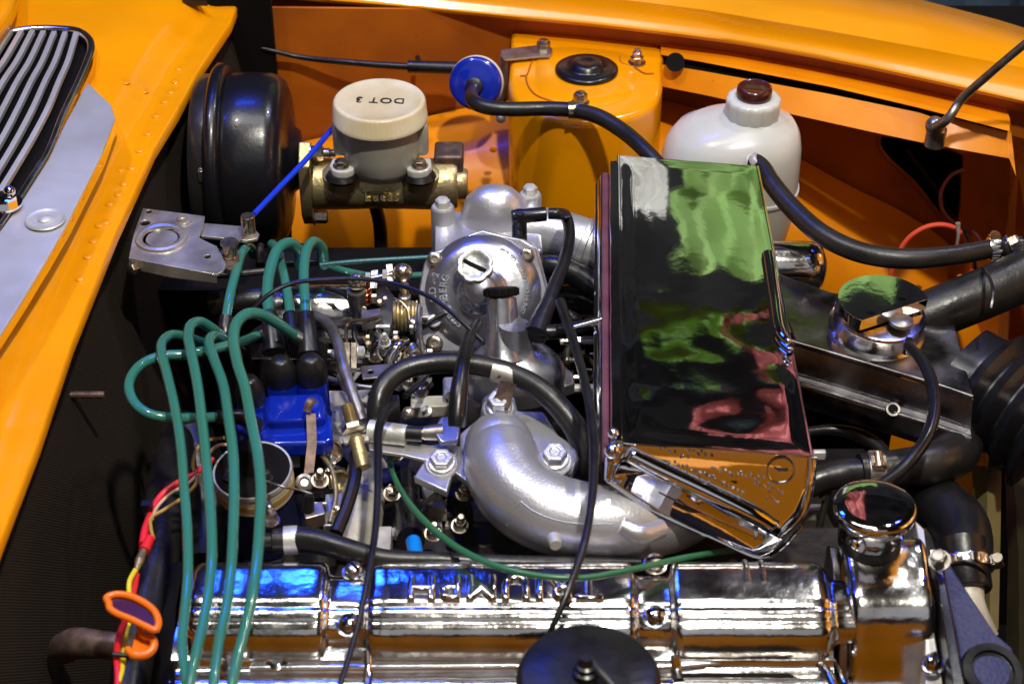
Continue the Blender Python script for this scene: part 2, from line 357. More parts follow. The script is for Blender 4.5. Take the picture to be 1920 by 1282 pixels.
# cowl panel, left
edge = [(480, -90), (445, 0), (430, 40), (369, 131), (330, 205), (285, 278), (215, 430), (130, 640), (66, 830), (0, 1000), (-60, 1160), (-120, 1330)]
def edge_x(py):
    for (x0, y0), (x1, y1) in zip(edge, edge[1:]):
        if y0 <= py <= y1: return x0 + (x1 - x0) * (py - y0) / (y1 - y0)
    return edge[-1][0]
dim = [(334, 127), (328, 151), (320, 170), (308, 189), (292, 215), (277, 248), (262, 280), (247, 312), (232, 342), (222, 362), (206, 380), (198, 415), (272, 180), (240, 184), (225, 315), (186, 420), (175, 450), (165, 480), (150, 520)]
dimw = [Q(x, y, .032) for x, y in dim]
rows = []
for i in range(430):
    py = -90 + 1420 * i / 429; ex = edge_x(py); row = []
    pe = Q(ex, py, .030); near = [q for q in dimw if abs(q.y - pe.y) < .02]
    for k in range(100):
        u = k / 99; w = .42 * (1 - u) ** 2.2; x = pe.x - w
        z = .030 + .028 * (1 - math.exp(-(w / .05) ** 2)) - .006 * math.exp(-((w - .028) / .014) ** 2)
        p = Vc((x, pe.y, z))
        for q in near:
            d2 = (p.x - q.x) ** 2 + (p.y - q.y) ** 2
            if d2 < .0003: p.z += .0011 * math.exp(-d2 / .000014)
        p.z += .0007 * noise.noise(p * 30) + .0003 * noise.noise(p * 80) * math.exp(-(w / .06) ** 2)
        row.append(p)
    row.append(pe + Vc((.002, 0, -.002))); row.append(pe + Vc((.0015, 0, -.012))); rows.append(row)
cowl = build('cowl_panel', loft(rows), 'orange', car, sharp=60)
for q in dimw:
    zq = max((p for row in rows if abs(row[0].y - q.y) < .003 for p in row[:100] if abs(p.x - q.x) < .004), key=lambda p: -((p.x - q.x) ** 2 + (p.y - q.y) ** 2), default=q).z
    build('weld_dimple', ball(Vc((q.x, q.y, zq - .0003)), .0040, 20, Z, .30), 'orange', cowl, sharp=180)
build('bonnet_catch', plate(QL([(340, -10, .05), (375, -10, .05), (388, 2, .05), (342, 0, .05)]), Z * -.006), 'plastic', cowl)
# windscreen pillar base top left
build('windscreen_surround', tube([(-30, 70, .085), (5, 20, .085), (14, -30, .085), (10, -90, .085)], [30, 26, 22, 20], seg=20), 'orange', car)
# grille
GZ = .070
gr = thing('air_intake_grille', 'curved chrome-slatted air intake grille on the orange cowl', 'grille', Q(90, 200, GZ))
right_bar = [(160, 64), (170, 84), (163, 112), (148, 150), (118, 215), (90, 288), (60, 335), (28, 385), (-10, 440), (-60, 520)]
def band(l, z, w, t, flat=(1, .5), res=6): return tube([(x, y, z) for x, y in l], w, res=res, seg=12, ref=X)
fr = build('grille_frame', join(tube([(x, y, GZ) for x, y in [(20, 60), (60, 55), (110, 55), (146, 60), (166, 74), (171, 92), (163, 118), (148, 154), (118, 218), (90, 288), (60, 337), (28, 387), (-10, 442), (-60, 522)]], [7, 7, 7, 8, 8, 8, 8, 8, 8, 8, 9, 9, 9, 9], seg=10)), 'slat', gr, sharp=180)
for i in range(9):
    top = (143 - 20.5 * i, 64 - (i * .8)); off = 28 * (i + 1)
    pts = [top, (151 - off * .86, 118), (138 - off * .93, 152), (118 - off, 205), (88 - off, 262), (56 - off, 316), (20 - off, 374), (-20 - off, 435)]
    P = [Q(x, y, GZ + .001) for x, y in pts]
    path, _ = smooth_path(P, 6)
    build('grille_slat', sweep(path, [.0040] * len(path), 4, flat=(.88, .9), ref=X), 'blade', gr, bevel=.0006)
    if i < 8:
        hl = [(a[0] + 5, a[1] + 3) for a in pts]
build('grille_well', plate(QL([(15, 60, GZ - .0095), (160, 62, GZ - .0095), (165, 100, GZ - .0095), (110, 240, GZ - .0095), (20, 400, GZ - .0095), (-80, 560, GZ - .0095), (-300, 560, GZ - .0095), (-100, 60, GZ - .0095)]), Z * -.002), 'dark', gr)
for yy in (250, 262, 330): pass
# scoop side and polished moulding
build('scoop_side', loft([QL([(172, 70, GZ), (178, 92, GZ), (172, 130, GZ), (150, 175, GZ)]), QL([(178, 74, .05), (184, 100, .05), (180, 150, .05), (160, 190, .05)])]), 'orange', car)
md = thing('chrome_moulding', 'polished bright moulding blade beside the slatted grille', 'trim', Q(120, 300, .06))
top = [(164, 154), (208, 196), (216, 222), (190, 290), (160, 350), (125, 420), (85, 490), (40, 565), (-20, 660), (-60, 720), (-120, 620), (-40, 480), (0, 433), (35, 385), (90, 300), (120, 235)]
build('blade', plate(QL([(x, y, .076) for x, y in top]), Z * -.003), 'blade', md, bevel=.0012)
sd = [(208, 194), (218, 220), (192, 290), (162, 350), (127, 420), (87, 490), (42, 565), (-18, 660)]
build('blade_edge', loft([QL([(x, y, .075) for x, y in sd]), QL([(x + 5, y + 12, .062) for x, y in sd]), QL([(x + 4, y + 22, .048) for x, y in sd])]), 'chrome', md)
P = Q(85, 412, .078)
sc = build('trim_screw', lathe(P, Z, [(.0165, 0), (.0155, .001), (.010, -.0012), (.006, -.0012), (.0058, .0015), (.003, .0028), (.0001, .003)], 40), 'bright', md, sharp=60)
P = Q(8, 372, .086)
wsp = thing('wiper_spindle', 'small chrome wiper spindle nut standing on the grille at left edge', 'wiper spindle', P)
build('nut', join(lathe(P, Z, [(.010, -.004), (.010, .002), (.007, .003)], 6), ball(P + Vc((.004, .004, .004)), .005)), 'chrome', wsp)
build('washer', lathe(P, Z, [(.014, -.006), (.014, -.004)], 24), 'chrome', wsp)

# far wing (fender): section rows along px columns
cols = [480, 620, 780, 955, 1100, 1233, 1380, 1520, 1640, 1780, 1920, 2050]
def ip(tab, x):
    if x <= tab[0][0]: (x0, y0), (x1, y1) = tab[0], tab[1]
    elif x >= tab[-1][0]: (x0, y0), (x1, y1) = tab[-2], tab[-1]
    else:
        for (x0, y0), (x1, y1) in zip(tab, tab[1:]):
            if x0 <= x <= x1: break
    return y0 + (y1 - y0) * (x - x0) / (x1 - x0)
R0 = [(480, -95), (780, -78), (1170, -45), (1380, -20), (1530, 0), (1735, 34), (1917, 82), (2050, 124)]
R1 = [(480, -55), (780, -38), (955, -22), (1170, 0), (1320, 19), (1557, 59), (1732, 91), (1920, 128), (2050, 158)]
R2 = [(480, -12), (620, 1), (780, 14), (955, 31), (1100, 44), (1233, 59), (1380, 78), (1520, 103), (1640, 127), (1780, 158), (1920, 190), (2050, 222)]
cols = [480 + 1570 * i / 60 for i in range(61)]
def rowof(tab, z, dy=0, off=None): return [Q(c, ip(tab, c) + dy, z) + (off or Vc()) for c in cols]
rA = rowof(R0, .045); rB = rowof(R1, .046); rC = rowof(R2, .022)
mid = lambda a, b, f, o=Vc(): [p.lerp(q, f) + o for p, q in zip(a, b)]
wing = build('far_wing', loft([[p + Vc((0, .25, -.12)) for p in rA], [p + Vc((0, .10, -.022)) for p in rA], mid(rA, rA, 0), mid(rA, rB, .5, Vc((0, 0, .0015))), mid(rA, rB, .93), rB, mid(rB, rC, .08, Vc((0, .001, 0))), mid(rB, rC, .5, Vc((0, .004, 0))), mid(rB, rC, .80, Vc((0, .004, 0))), mid(rB, rC, .90), rC, [p + Vc((0, .002, -.004)) for p in rC], [p + Vc((0, .012, -.004)) for p in rC]]), 'orange', car, sharp=50)
# gutter strip under the wing lip
build('wing_gutter', loft([[p + Vc((0, .012, -.0045)) for p in rC], [p + Vc((0, .022, -.010)) for p in rC], [p + Vc((0, .022, -.05)) for p in rC]]), 'orange_shaded', car)
# rail
RT = [(1239, 81), (1320, 94), (1782, 194), (1876, 216), (1960, 236)]; RM = [(1239, 103), (1320, 117), (1557, 163), (1726, 203), (1800, 222), (1880, 243), (1960, 262)]
RS = [(1239, 121), (1320, 134), (1557, 177), (1726, 212), (1750, 221), (1800, 223), (1880, 244), (1960, 263)]; RB = [(1239, 162), (1320, 178), (1632, 247), (1736, 269), (1892, 297), (1960, 310)]
cr = [1239 + (1893 - 1239) * i / 50 for i in range(51)]
rr_ = lambda tab, z, o=Vc(): [Q(c, ip(tab, c), z) + o for c in cr]
rail = build('inner_wing_rail', join(loft([rr_(RT, -.002, Vc((0, .02, 0))), rr_(RT, -.002), rr_(RM, -.003), rr_(RM, -.003, Vc((0, .005, -.0015)))]),
     loft([rr_(RS, -.010, Vc((0, .003, -.003))), rr_(RS, -.010), rr_(RB, -.032), rr_(RB, -.036, Vc((0, .02, -.001)))])), 'orange_in', car, sharp=50)
build('rail_slot', loft([rr_(RM, -.003, Vc((0, .008, -.003))), rr_(RS, -.010, Vc((0, .008, -.010)))]), 'dark', rail)
P = Q(1266, 117, -.002)
build('rail_hole', lathe(P, Vc((0, -1, .6)), [(.0098, 0), (.0098, .0015)], 30), 'dark', rail)
build('rail_end_cap', loft([[Q(1876, 216, -.002), Q(1893, 220, -.003)], [Q(1892, 297, -.032), Q(1905, 330, -.04)]]), 'orange_in', rail)
# inner wing wall with triangular opening
wy = .575
tri = [(1650, 253), (1700, 258), (1806, 290), (1804, 330), (1797, 412), (1780, 418), (1757, 396), (1712, 340), (1668, 300), (1648, 272)]
wall = build('inner_wing', plate([V(a, b, wy) for a, b in [(470, 15), (955, 20), (1300, 60), (1700, 170), (2000, 230), (2000, 900), (1500, 900), (470, 700)]], Y * .004, [[V(a, b, wy) for a, b in tri]]), 'orange_shaded', car)
build('opening_edge', tube([V(a, b, wy) for a, b in tri + tri[:1]], 3.2, seg=8, res=3), 'orange_shaded', wall)
build('headlamp_cavity', box(Vc((.62, wy + .12, -.27)), X * .25, Y * .10, Z * .19), 'dark', car)
build('cavity_strut', tube([V(1700, 280, wy - .004), V(1760, 360, wy - .004), V(1792, 415, wy - .002)], 3, seg=8), 'semi', car)
# front upright panel and corner at right
build('front_upright', loft([[V(1808, 285, .50), V(1800, 400, .50), V(1780, 500, .50), V(1762, 640, .50), V(1750, 900, .5)], [V(1895, 300, .47), V(1890, 400, .47), V(1880, 500, .47), V(1870, 640, .47), V(1860, 900, .47)], [V(1912, 300, .50), V(1905, 400, .50), V(1900, 500, .5), V(1890, 640, .5), V(1880, 900, .5)]]), 'orange_shaded', car)
build('front_panel', loft([[Q(1888, 205, .0), Q(1990, 225, .0)], [V(1905, 300, .46), V(1990, 300, .44)], [V(1925, 420, .44), V(2050, 430, .42)], [V(1930, 900, .44), V(2100, 900, .42)]]), 'orange_in', car)
# wheel arch
sil = [(560, 268), (640, 250), (720, 238), (830, 212), (954, 188), (1100, 175), (1250, 190), (1400, 238), (1500, 297), (1600, 352), (1700, 402), (1790, 470), (1850, 600), (1860, 760)]
P0, _ = smooth_path([V(a, b, wy - .004) for a, b in sil], 4)
arch = build('wheel_arch', loft([P0, [p + Vc((0, -.05, -.006)) for p in P0], [p + Vc((0, -.085, -.018)) for p in P0], [p + Vc((0, -.11, -.042)) for p in P0], [p + Vc((0, -.122, -.08)) for p in P0], [p + Vc((0, -.126, -.16)) for p in P0], [Vc((p.x, p.y - .13, -.62)) for p in P0]]), 'orange_in', car, sharp=60)
for a, b in ((846, 285), (850, 330), (852, 372), (925, 280), (1800, 520), (1735, 500)):
    P = V(a, b, wy - .125); build('weld_dimple', ball(P, .004, 14, Y, .35), 'orange_in', arch)
# lower panels seen between hoses at the right
build('chassis_leg', loft([[V(1580, 740, .30), V(1852, 740, .30)], [V(1580, 1000, .30), V(1852, 1000, .30)]]), 'orange_in', car)
# strut tower
tt = [(958, 55), (1060, 56), (1150, 64), (1239, 83), (1242, 120), (1241, 165), (1225, 195), (1190, 212), (1140, 223), (1092, 227), (1040, 222), (1000, 208), (970, 188), (955, 165), (956, 110)]
TT = QL([(a, b, -.004) for a, b in tt]); cen = sum(TT, Vc()) / len(TT)
TS, _ = smooth_path(TT + TT[:1], 5); TS = TS[:-1]
sh = lambda f, dz: [cen.lerp(p, f) + Vc((0, 0, dz)) for p in TS]
tower = build('strut_tower', join(loft([sh(.02, 0), sh(.40, 0.0), sh(.62, 0.0), sh(.635, -.0012), sh(.68, -.0014), sh(.92, -.0014), sh(.965, -.0022), sh(.992, -.0055), sh(1.0, -.010), sh(1.0, -.12), sh(1.0, -.45)], close=True)), 'orange', car, sharp=60)
P = Q(1100, 131, -.002); k = K(P)
cp = build('tower_cap', lathe(P, Z, [(59 * k, -.001), (59 * k, .0015), (55 * k, .003), (46 * k, .0034), (36 * k, .0030), (33 * k, .0045), (30 * k, .008), (24 * k, .0098), (14 * k, .0098), (8 * k, .0088), (.0001, .0088)], 56), 'black', tower, sharp=60)
def stud(par, px, py, z, r, h, long=False, m='nut', ax=Z, name='nut'):
    P = Q(px, py, z); return build(name, hexn(P, ax, r, h, True, long), m, par)
stud(tower, 1019, 94, -.004, .0072, .0105); stud(tower, 1194, 117, -.004, .0072, .0075, True); stud(tower, 1088, 192, -.004, .0072, .0105)
for l in ([(975, 142), (985, 142), (1002, 112), (1030, 104), (1036, 98)], [(1162, 105), (1165, 118), (1190, 127), (1210, 138), (1226, 138)], [(986, 142), (990, 160), (1005, 178), (1040, 192)]):
    build('pressed_seam', tube([(a, b, -.0045) for a, b in l], 1.6, seg=6), 'orange_shaded', tower)
for a, b in ((1150, 50), (1215, 70), (968, 45)): build('weld_bead', ball(Q(a, b, -.002), .006, 12, Z, .5), 'orange', tower)
br = thing('strap_bracket', 'flat steel strap bent down from the tower nut to the blue disc', 'bracket', Q(1000, 100, 0))
br_o = build('strap', plate(QL([(940, 93, 0), (1010, 84, 0), (1030, 86, 0), (1036, 96, 0), (1030, 106, 0), (1005, 107, 0), (945, 113, 0), (938, 105, 0)]), Z * -.002), 'steel', br, bevel=.0005)
build('strap_tail', plate([Q(938, 95, -.001), Q(948, 113, -.001), V(944, 190, Q(948, 113, 0).y - .002), V(937, 214, Q(948, 113, 0).y - .002), V(932, 190, Q(948, 113, 0).y)], X * .003), 'steel', br)
build('strap_screw', hexn(V(939, 222, .41), Vc((0, -1, .2)), .004, .005), 'steel', br)

# prop rod
pr = thing('bonnet_prop_rod', 'dark steel bonnet prop rod rising from the rail at upper right', 'prop rod', Q(1755, 238, 0))
build('rod', tube([(1752, 240, .002), (1778, 222, .02), (1800, 190, .035), (1860, 135, .075), (1935, 72, .12), (2100, -60, .22)], [10, 9, 8.5, 8, 8, 8]), 'steel', pr)
build('pivot', join(ball(Q(1753, 236, .002), .0095), lathe(Q(1755, 252, -.01), Z, [(.010, -.012), (.010, .006), (.008, .009)], 20)), 'steel', pr)

# bulkhead at the left, under the cowl
E = [Q(edge_x(py), py, .018) + Vc((-.008, 0, 0)) for py in [-90 + 1420 * i / 40 for i in range(41)]]
rows = []
for j in range(24):
    f = j / 23; z = .018 - .60 * f
    rows.append([Vc((p.x + .025 * math.sin(f * 3.1) + .012 * noise.noise(Vc((p.y * 9, f * 5, 0))) + .05 * f * f, p.y, z)) for p in E])
bh = struct('bulkhead', loft(rows), 'weave', sharp=180)
None and build('bulkhead_seam', tube([Vc((E[-1].x + .03, E[i].y, -.02 - .004 * i)) for i in range(8, 40, 6)], 5), 'rubber', bh)
struct('bay_floor', box(Vc((0.1, 0, -.62)), X * .7, Y * .62, Z * .02), 'dark')
struct('bay_end_wall', join(box(Vc((-.42, .25, -.2)), X * .02, Y * .45, Z * .2), box(Vc((-.385, .567, -.10)), X * .130, Y * .006, Z * .19)), 'dark')
# near wing, below the frame, seen in the chrome
build('near_wing', loft([[Vc((-.75, -.50, -.45)), Vc((.8, -.50, -.45))], [Vc((-.75, -.50, .045)), Vc((.8, -.50, .045))], [Vc((-.75, -.53, .06)), Vc((.8, -.53, .06))], [Vc((-.75, -.66, .065)), Vc((.8, -.66, .065))], [Vc((-.75, -.75, .02)), Vc((.8, -.75, .02))], [Vc((-.75, -.8, -.15)), Vc((.8, -.8, -.15))], [Vc((-.75, -.8, -.6)), Vc((.8, -.8, -.6))]]), 'orange', car)
# open bonnet, hinged at the front, rising outside the frame at the right
bz = [Vc((.95, 0, .05)), Vc((1.25, 0, .75)), Vc((1.45, 0, 1.25))]
build('open_bonnet', loft([[p + Vc((0, -.62, 0)) for p in bz], [p + Vc((0, -.3, 0)) for p in bz], [p + Vc((0, .3, 0)) for p in bz], [p + Vc((0, .6, 0)) for p in bz]]), 'orange', car)

# ================================================================== unseen sheets added for chrome reflections
single('added_green_cloth', 'unseen green cloth with a ragged edge, added for the chrome to mirror', 'drape', cloth(.29, .74, .50, 1.13, 1.7, .10, 3.0), 'leaf')
single('added_pale_sheet', 'unseen pale grey sheet beside the green cloth, added for the chrome to mirror', 'panel', cloth(.15, .27, .45, 1.02, 1.72, .06, 8.0), 'added_grey')
single('added_green_strip', 'unseen narrow green strip above the green cloth, added for the chrome to mirror', 'drape', cloth(.26, .60, 1.235, 1.30, 1.7, .15, 5.0), 'leaf')
single('added_rose_cloth', 'unseen rose cloth right of the green strip, added for the chrome to mirror', 'cloth', cloth(.43, .66, 1.25, 1.95, 1.66, .14, 6.0), 'rose')  # added sheet standing in for a reflected person

# ================================================================== ENGINE MASS
eng = thing('engine_block', 'grimy dark slanted engine block under the carburettors', 'engine', (0, -.05, -.6))
build('block_casting', wob(join(box(Vc((.05, -.05, -.38)), X * .28, Y * .16, Z * .18), box(Vc((.08, -.16, -.24)), X * .26, Y * .05, Z * .14), box(Vc((.02, .12, -.35)), X * .22, Y * .06, Z * .14)), .004, 40), 'block', eng, bevel=.004)
build('dark_gap_filler', wob(join(box(Vc((-.10, .25, -.30)), X * .24, Y * .035, Z * .205), box(Vc((.24, .20, -.34)), X * .12, Y * .05, Z * .17)), .004, 30), 'dark', eng)  # black boxes added so the shaded gaps hide the orange behind
def pil(P, ax, r, h, m, par, name, seg=24, r2=None): return build(name, lathe(P, ax, [(r * .92, 0), (r, h * .03), (r2 or r, h * .95), ((r2 or r) * .9, h)], seg), m, par)
def slab(name, pts, th, m, par, bev=.0012, holes=()):
    return build(name, plate(QL(pts), Z * -th, holes), m, par, bevel=bev)
# pale castings seen between the hoses
slab('engine_casting', [(612, 735, -.10), (700, 728, -.10), (705, 790, -.10), (660, 830, -.10), (625, 870, -.10), (612, 830, -.10)], .05, 'cast', eng)
slab('engine_casting', [(610, 925, -.07), (655, 920, -.07), (640, 985, -.07), (605, 985, -.07)], .04, 'alu', eng)
build('branch_casting', tube([(690, 880, -.09), (680, 930, -.08), (672, 990, -.08), (660, 1040, -.09)], [38, 42, 44, 40], seg=20), 'cast', eng)
slab('engine_casting', [(700, 985, -.062), (735, 985, -.062), (732, 1030, -.062), (695, 1026, -.062)], .03, 'cast', eng)
slab('engine_casting', [(785, 950, -.09), (820, 945, -.09), (830, 985, -.09), (800, 990, -.09)], .03, 'cast', eng)
build('branch_casting', tube([(640, 880, -.10), (700, 850, -.10), (760, 860, -.10)], [40, 44, 30], seg=18), 'purple', eng)
rnd = random.Random(5)
for (x0, y0, x1, y1, z, n) in ((760, 900, 900, 1030, -.11, 14), (560, 850, 640, 960, -.12, 6), (860, 770, 940, 830, -.08, 3), (1020, 560, 1120, 720, -.13, 9), (1380, 880, 1560, 1000, -.09, 5), (640, 560, 800, 720, -.13, 10)):
    for i in range(n):
        a, b = rnd.uniform(x0, x1), rnd.uniform(y0, y1); P = Q(a, b, z + rnd.uniform(-.02, .01))
        ax = Vc((rnd.uniform(-.6, .6), rnd.uniform(-.8, .2), 1)); t = rnd.random()
        if t < .45: build('head_nut', hexn(P, ax, rnd.uniform(.004, .007), .008, True, rnd.random() < .5), rnd.choice(['nut', 'steel', 'cast']), eng)
        elif t < .8: build('small_pipe', tube([P, P + Vc((rnd.uniform(-.03, .03), rnd.uniform(-.02, .02), .01)), P + Vc((rnd.uniform(-.05, .05), rnd.uniform(-.03, .03), -.03))], rnd.uniform(6, 11), seg=10), rnd.choice(['steel', 'rubber', 'block']), eng)
        else: build('small_bracket', box(P, X * rnd.uniform(.005, .012), Y * .004, Z * rnd.uniform(.005, .015)), rnd.choice(['cast', 'block', 'steel']), eng, bevel=.0006)
# finned gold trim between carburettor and air cleaner
for yy, m in ((636, 'chrome_worn'), (640, 'chrome_worn'), (708, 'nut')):
    build('casting_rib', tube([(1050, yy, -.085), (1130, yy, -.085)], 7, seg=10), m, eng)
build('gasket_edge', tube([(1045, 728, -.08), (1130, 728, -.08)], 9, seg=10), 'cast', eng)
build('casting_rib', tube([(615, 740, -.11), (720, 738, -.11)], 8, seg=10), 'cast', eng)

# ================================================================== SERVO + MASTER CYLINDER + RESERVOIR
AY = Q(720, 345, -.06).y; AZ = -.06
def AX(px): return Vc((ray(px, 345).x * ((AY - CAM.y) / ray(px, 345).y), AY, AZ))
ks = K(AX(500))
sv = thing('brake_servo', 'large black round brake servo drum behind the blue cable', 'brake servo', AX(450) + Vc((0, 0, -.09)))
sp = Vc((0, .028, .012))
def SX(px): return AX(px) + sp
def L_(x0, prof, m, name, par, sharp=40): return build(name, lathe(SX(x0), X, [(r * ks, (x - x0) * ks) for x, r in prof], 80), m, par, sharp=sharp)
L_(368, [(368, 120), (372, 150), (384, 160), (404, 160)], 'semi', 'rear_shell', sv)
L_(402, [(402, 160), (403, 172), (410, 180), (424, 180), (430, 174), (431, 160)], 'black', 'rolled_rim', sv, 60)
L_(430, [(430, 158), (440, 163), (470, 163), (508, 161), (522, 157), (532, 148), (538, 132), (540, 110), (543, 80), (549, 62), (560, 55), (566, 20), (566, .001)], 'black', 'front_shell', sv, 60)
for t in (-40, 40):
    a = R(t + 200); build('shell_clip', box(SX(400) + (Y * math.cos(a) + Z * math.sin(a)) * 160 * ks, X * .003, Y * .004, Z * .006), 'nut', sv, bevel=.0005)
mc = thing('brake_master_cylinder', 'gold passivated brake master cylinder lying under the round white-capped reservoir', 'brake cylinder', AX(720) + Vc((0, 0, -.025)))
def A_(x0, prof, m, name, par, sharp=40, seg=48): return build(name, lathe(AX(x0), X, [(r * ks, (x - x0) * ks * 1.0) for x, r in prof], seg), m, par, sharp=sharp)
A_(588, [(588, 44), (592, 48), (640, 48), (700, 46), (760, 47), (800, 48), (850, 48), (858, 44), (859, 30), (872, 29), (877, 26), (877, .01)], 'brass', 'cylinder_body', mc)
fl = [(0, 95), (40, 60), (48, 0), (44, -50), (20, -82), (-20, -82), (-44, -50), (-48, 0), (-40, 60)]
build('mounting_flange', plate([AX(566) + Y * (a * .9 * ks) + Z * (b * .95 * ks) for a, b in fl], X * (22 * ks)), 'brass', mc, bevel=.0015)
build('flange_nut', hexn(AX(588) + Z * (-66 * ks) + Y * -.004, X, .0075, .012), 'nut', mc)
build('flange_nut', hexn(AX(588) + Z * (66 * ks), X, .0075, .012, True, True), 'nut', mc)
build('end_block', box(AX(842) + Z * (40 * ks) + Y * .012, X * (27 * ks), Y * .016, Z * .012), 'rust', mc, bevel=.003)
build('raised_lettering', text('Lucas', OP(716, 369, AX(716) + Vc((0, -.0252, .004)), Vc((0, -.95, .3))), X, Vc((0, .3, .95)), .0135, .003, 1.15, .01), 'brass', mc)
for px in (645, 790): build('port_boss', lathe(AX(px) + Vc((0, -.012, .012)), Vc((0, -.25, 1)), [(.020, 0), (.019, .010), (.012, .013)], 30), 'brass', mc)
# brake pipes
build('brake_pipe', tube([AX(700) + Vc((0, 0, -.02)), V(712, 420, .36), V(715, 470, .36), V(718, 560, .35)], 13), 'rubber', mc)
# reservoir
rs = thing('brake_fluid_reservoir', 'round brake fluid reservoir with yellowed white cap marked DOT 3', 'fluid reservoir', Q(715, 320, -.03))
TP = Vc((AX(712).x, AY - .004, 0)); tz = Q(711, 188, 0)
zc = CAM.z + (188 - 641) * 0  # cap height solved so that the cap centre falls at its place
f = ray(711, 186); tt_ = (AY - .004 - CAM.y) / f.y; CT = CAM + f * tt_
k = K(CT); cr_ = 88 * k
def serr(n, a): return lambda t, i: 1 + (a * (1 if math.cos(n * t) > .2 else 0) if i in (3, 4) else 0)
cap = build('cap', lathe(CT, Z, [(cr_ * .97, -.0205), (cr_ * 1.02, -.020), (cr_ * 1.02, -.0165), (cr_ * 1.0, -.0155), (cr_ * .985, -.0025), (cr_ * .955, -.0004), (cr_ * .90, 0), (cr_ * .86, -.0012), (cr_ * .5, -.0012), (.0001, -.0012)], 240, mod=serr(60, .008)), 'cream', rs, sharp=50)
build('cap_lettering', wob(text('DOT 3', CT + Vc((.001, -.0005, -.0009)), (-X + Y * .06).normalized(), (-Y - X * .06).normalized(), .0150, .0008, 1.12, .006), .0009, 160), 'ink', cap)
build('reservoir_body', lathe(CT, Z, [(cr_ * .86, -.016), (cr_ * .86, -.05), (cr_ * .80, -.066), (cr_ * .70, -.076), (cr_ * .5, -.080), (.0001, -.080)], 64), 'tank', rs, sharp=50)
for sx in (-1, 1):
    b = CT + Vc((sx * cr_ * .86, -.004, -.021))
    build('side_lug', join(box(b + Vc((0, 0, -.018)), X * .0075, Y * .0085, Z * .018)), 'tank', rs, bevel=.005)
    tpos = CT + Vc((sx * cr_ * .80, -.022, -.060))
    build('mounting_tab', plate([tpos + X * a * sx + Y * b_ for a, b_ in ((-.014, .014), (.012, .014), (.0135, .0), (.010, -.009), (.004, -.0125), (-.004, -.0125), (-.010, -.008))], Z * -.008), 'white', rs, bevel=.0015)
    build('tab_screw', hexn(tpos + Vc((sx * .002, -.002, .001)), Z, .0062, .006), 'nut', rs)
    build('rubber_grommet', lathe(tpos + Vc((sx * .002, -.002, -.014)), Z, [(.015, 0), (.016, .003), (.013, .007)], 24), 'rubber', rs)
# dark cable along the back wall
single('speedometer_cable', 'thin black cable looping along the far inner wing to the blue disc', 'cable', tube([(398, 150, -.02), (405, 100, -.02), (440, 82, -.02), (500, 93, -.02), (560, 107, -.03), (650, 117, -.03), (760, 125, -.03), (850, 126, -.03)], [4, 4, 4, 4, 5, 6, 7, 7]), 'rubber')
single('cable_sleeve', 'thick black rubber sleeve on the cable behind the white cap', 'sleeve', join(tube([(765, 125, -.028), (870, 128, -.028)], 12), tube([(783, 108, -.026), (786, 120, -.026)], 5)), 'rubber')

# ================================================================== BLUE DISC + BREATHER HOSE
bd = thing('blue_vacuum_disc', 'round blue plastic vacuum capsule facing the camera beside the strut tower', 'vacuum capsule', Q(893, 200, -.02))
bc = Q(890, 157, -.012); bax = Vc((-.12, -.90, .42)).normalized(); kb = K(bc)
build('disc', lathe(bc - bax * .012, bax, [(36 * kb, -.004), (47 * kb, 0), (49.5 * kb, .003), (50 * kb, .006), (48.5 * kb, .009), (43 * kb, .011), (36 * kb, .0105), (26 * kb, .0118), (15 * kb, .0125), (.0001, .0125)], 60), 'blue', bd, sharp=60)
build('backing_ring', lathe(bc - bax * .014, bax, [(38 * kb, -.012), (48 * kb, -.008), (52 * kb, 0), (50 * kb, .003)], 48), 'cream', bd)
build('hose_socket', lathe(bc + bax * .0 - Vc((0, 0, .003)), bax, [(17 * kb, -.002), (16 * kb, .006), (13 * kb, .007)], 30), 'rubber', bd)
bh1 = [(888, 168, -.004), (884, 182, .006), (892, 194, .010), (915, 202, .010), (960, 205, .009), (1020, 204, .008), (1075, 207, .010), (1120, 218, .012), (1165, 244, .010), (1205, 278, .008), (1245, 322, .0), (1290, 400, -.02)]
bhs = thing('breather_hose', 'black rubber hose clipped to the strut tower, running from the blue disc', 'hose', Q(1080, 205, .0))
build('hose', tube(bh1, [11, 13, 14, 14, 14, 14, 14.5, 15, 15, 15, 15, 15], seg=20), 'hose', bhs)
path, _ = smooth_path(QL(bh1), 8); P = Q(1079, 207, .010); kk = K(P)
build('hose_clip', lathe(P - Vc((.007, -.0003, 0)), Vc((1, .02, .0)), [(15.5 * kk, 0), (16.8 * kk, 0), (16.8 * kk, .0145), (15.5 * kk, .0145)], 32), 'nut', bhs)

# ================================================================== WASHER BOTTLE
wb = thing('washer_bottle', 'white translucent washer bottle with ribbed white collar and brown cap', 'bottle', Q(1375, 420, -.12))
def sect(cx, cy, z, hx, hy, e=2.6, n=56):
    P = Q(cx, cy, z); k = K(P); out = []
    for i in range(n):
        t = 2 * math.pi * i / n; c, s = math.cos(t), math.sin(t)
        out.append(P + Vc((hx * k * abs(c) ** (2 / e) * (1 if c > 0 else -1), hy * k * abs(s) ** (2 / e) * (1 if s > 0 else -1), 0)))
    return out
nk = Q(1412, 200, .005); cb = Q(1376, 330, -.06)
def sec(c, z, hx, hy, e=2.4, n=64):
    out = []
    for i in range(n):
        t = 2 * math.pi * i / n; a, b = math.cos(t), math.sin(t)
        out.append(Vc((c.x + hx * abs(a) ** (2 / e) * (1 if a > 0 else -1), c.y + hy * abs(b) ** (2 / e) * (1 if b > 0 else -1), z)))
    return out
nx = Vc((nk.x, nk.y, 0)); bx_ = Vc((Q(1374, 330, -.06).x, nk.y + .002, 0))
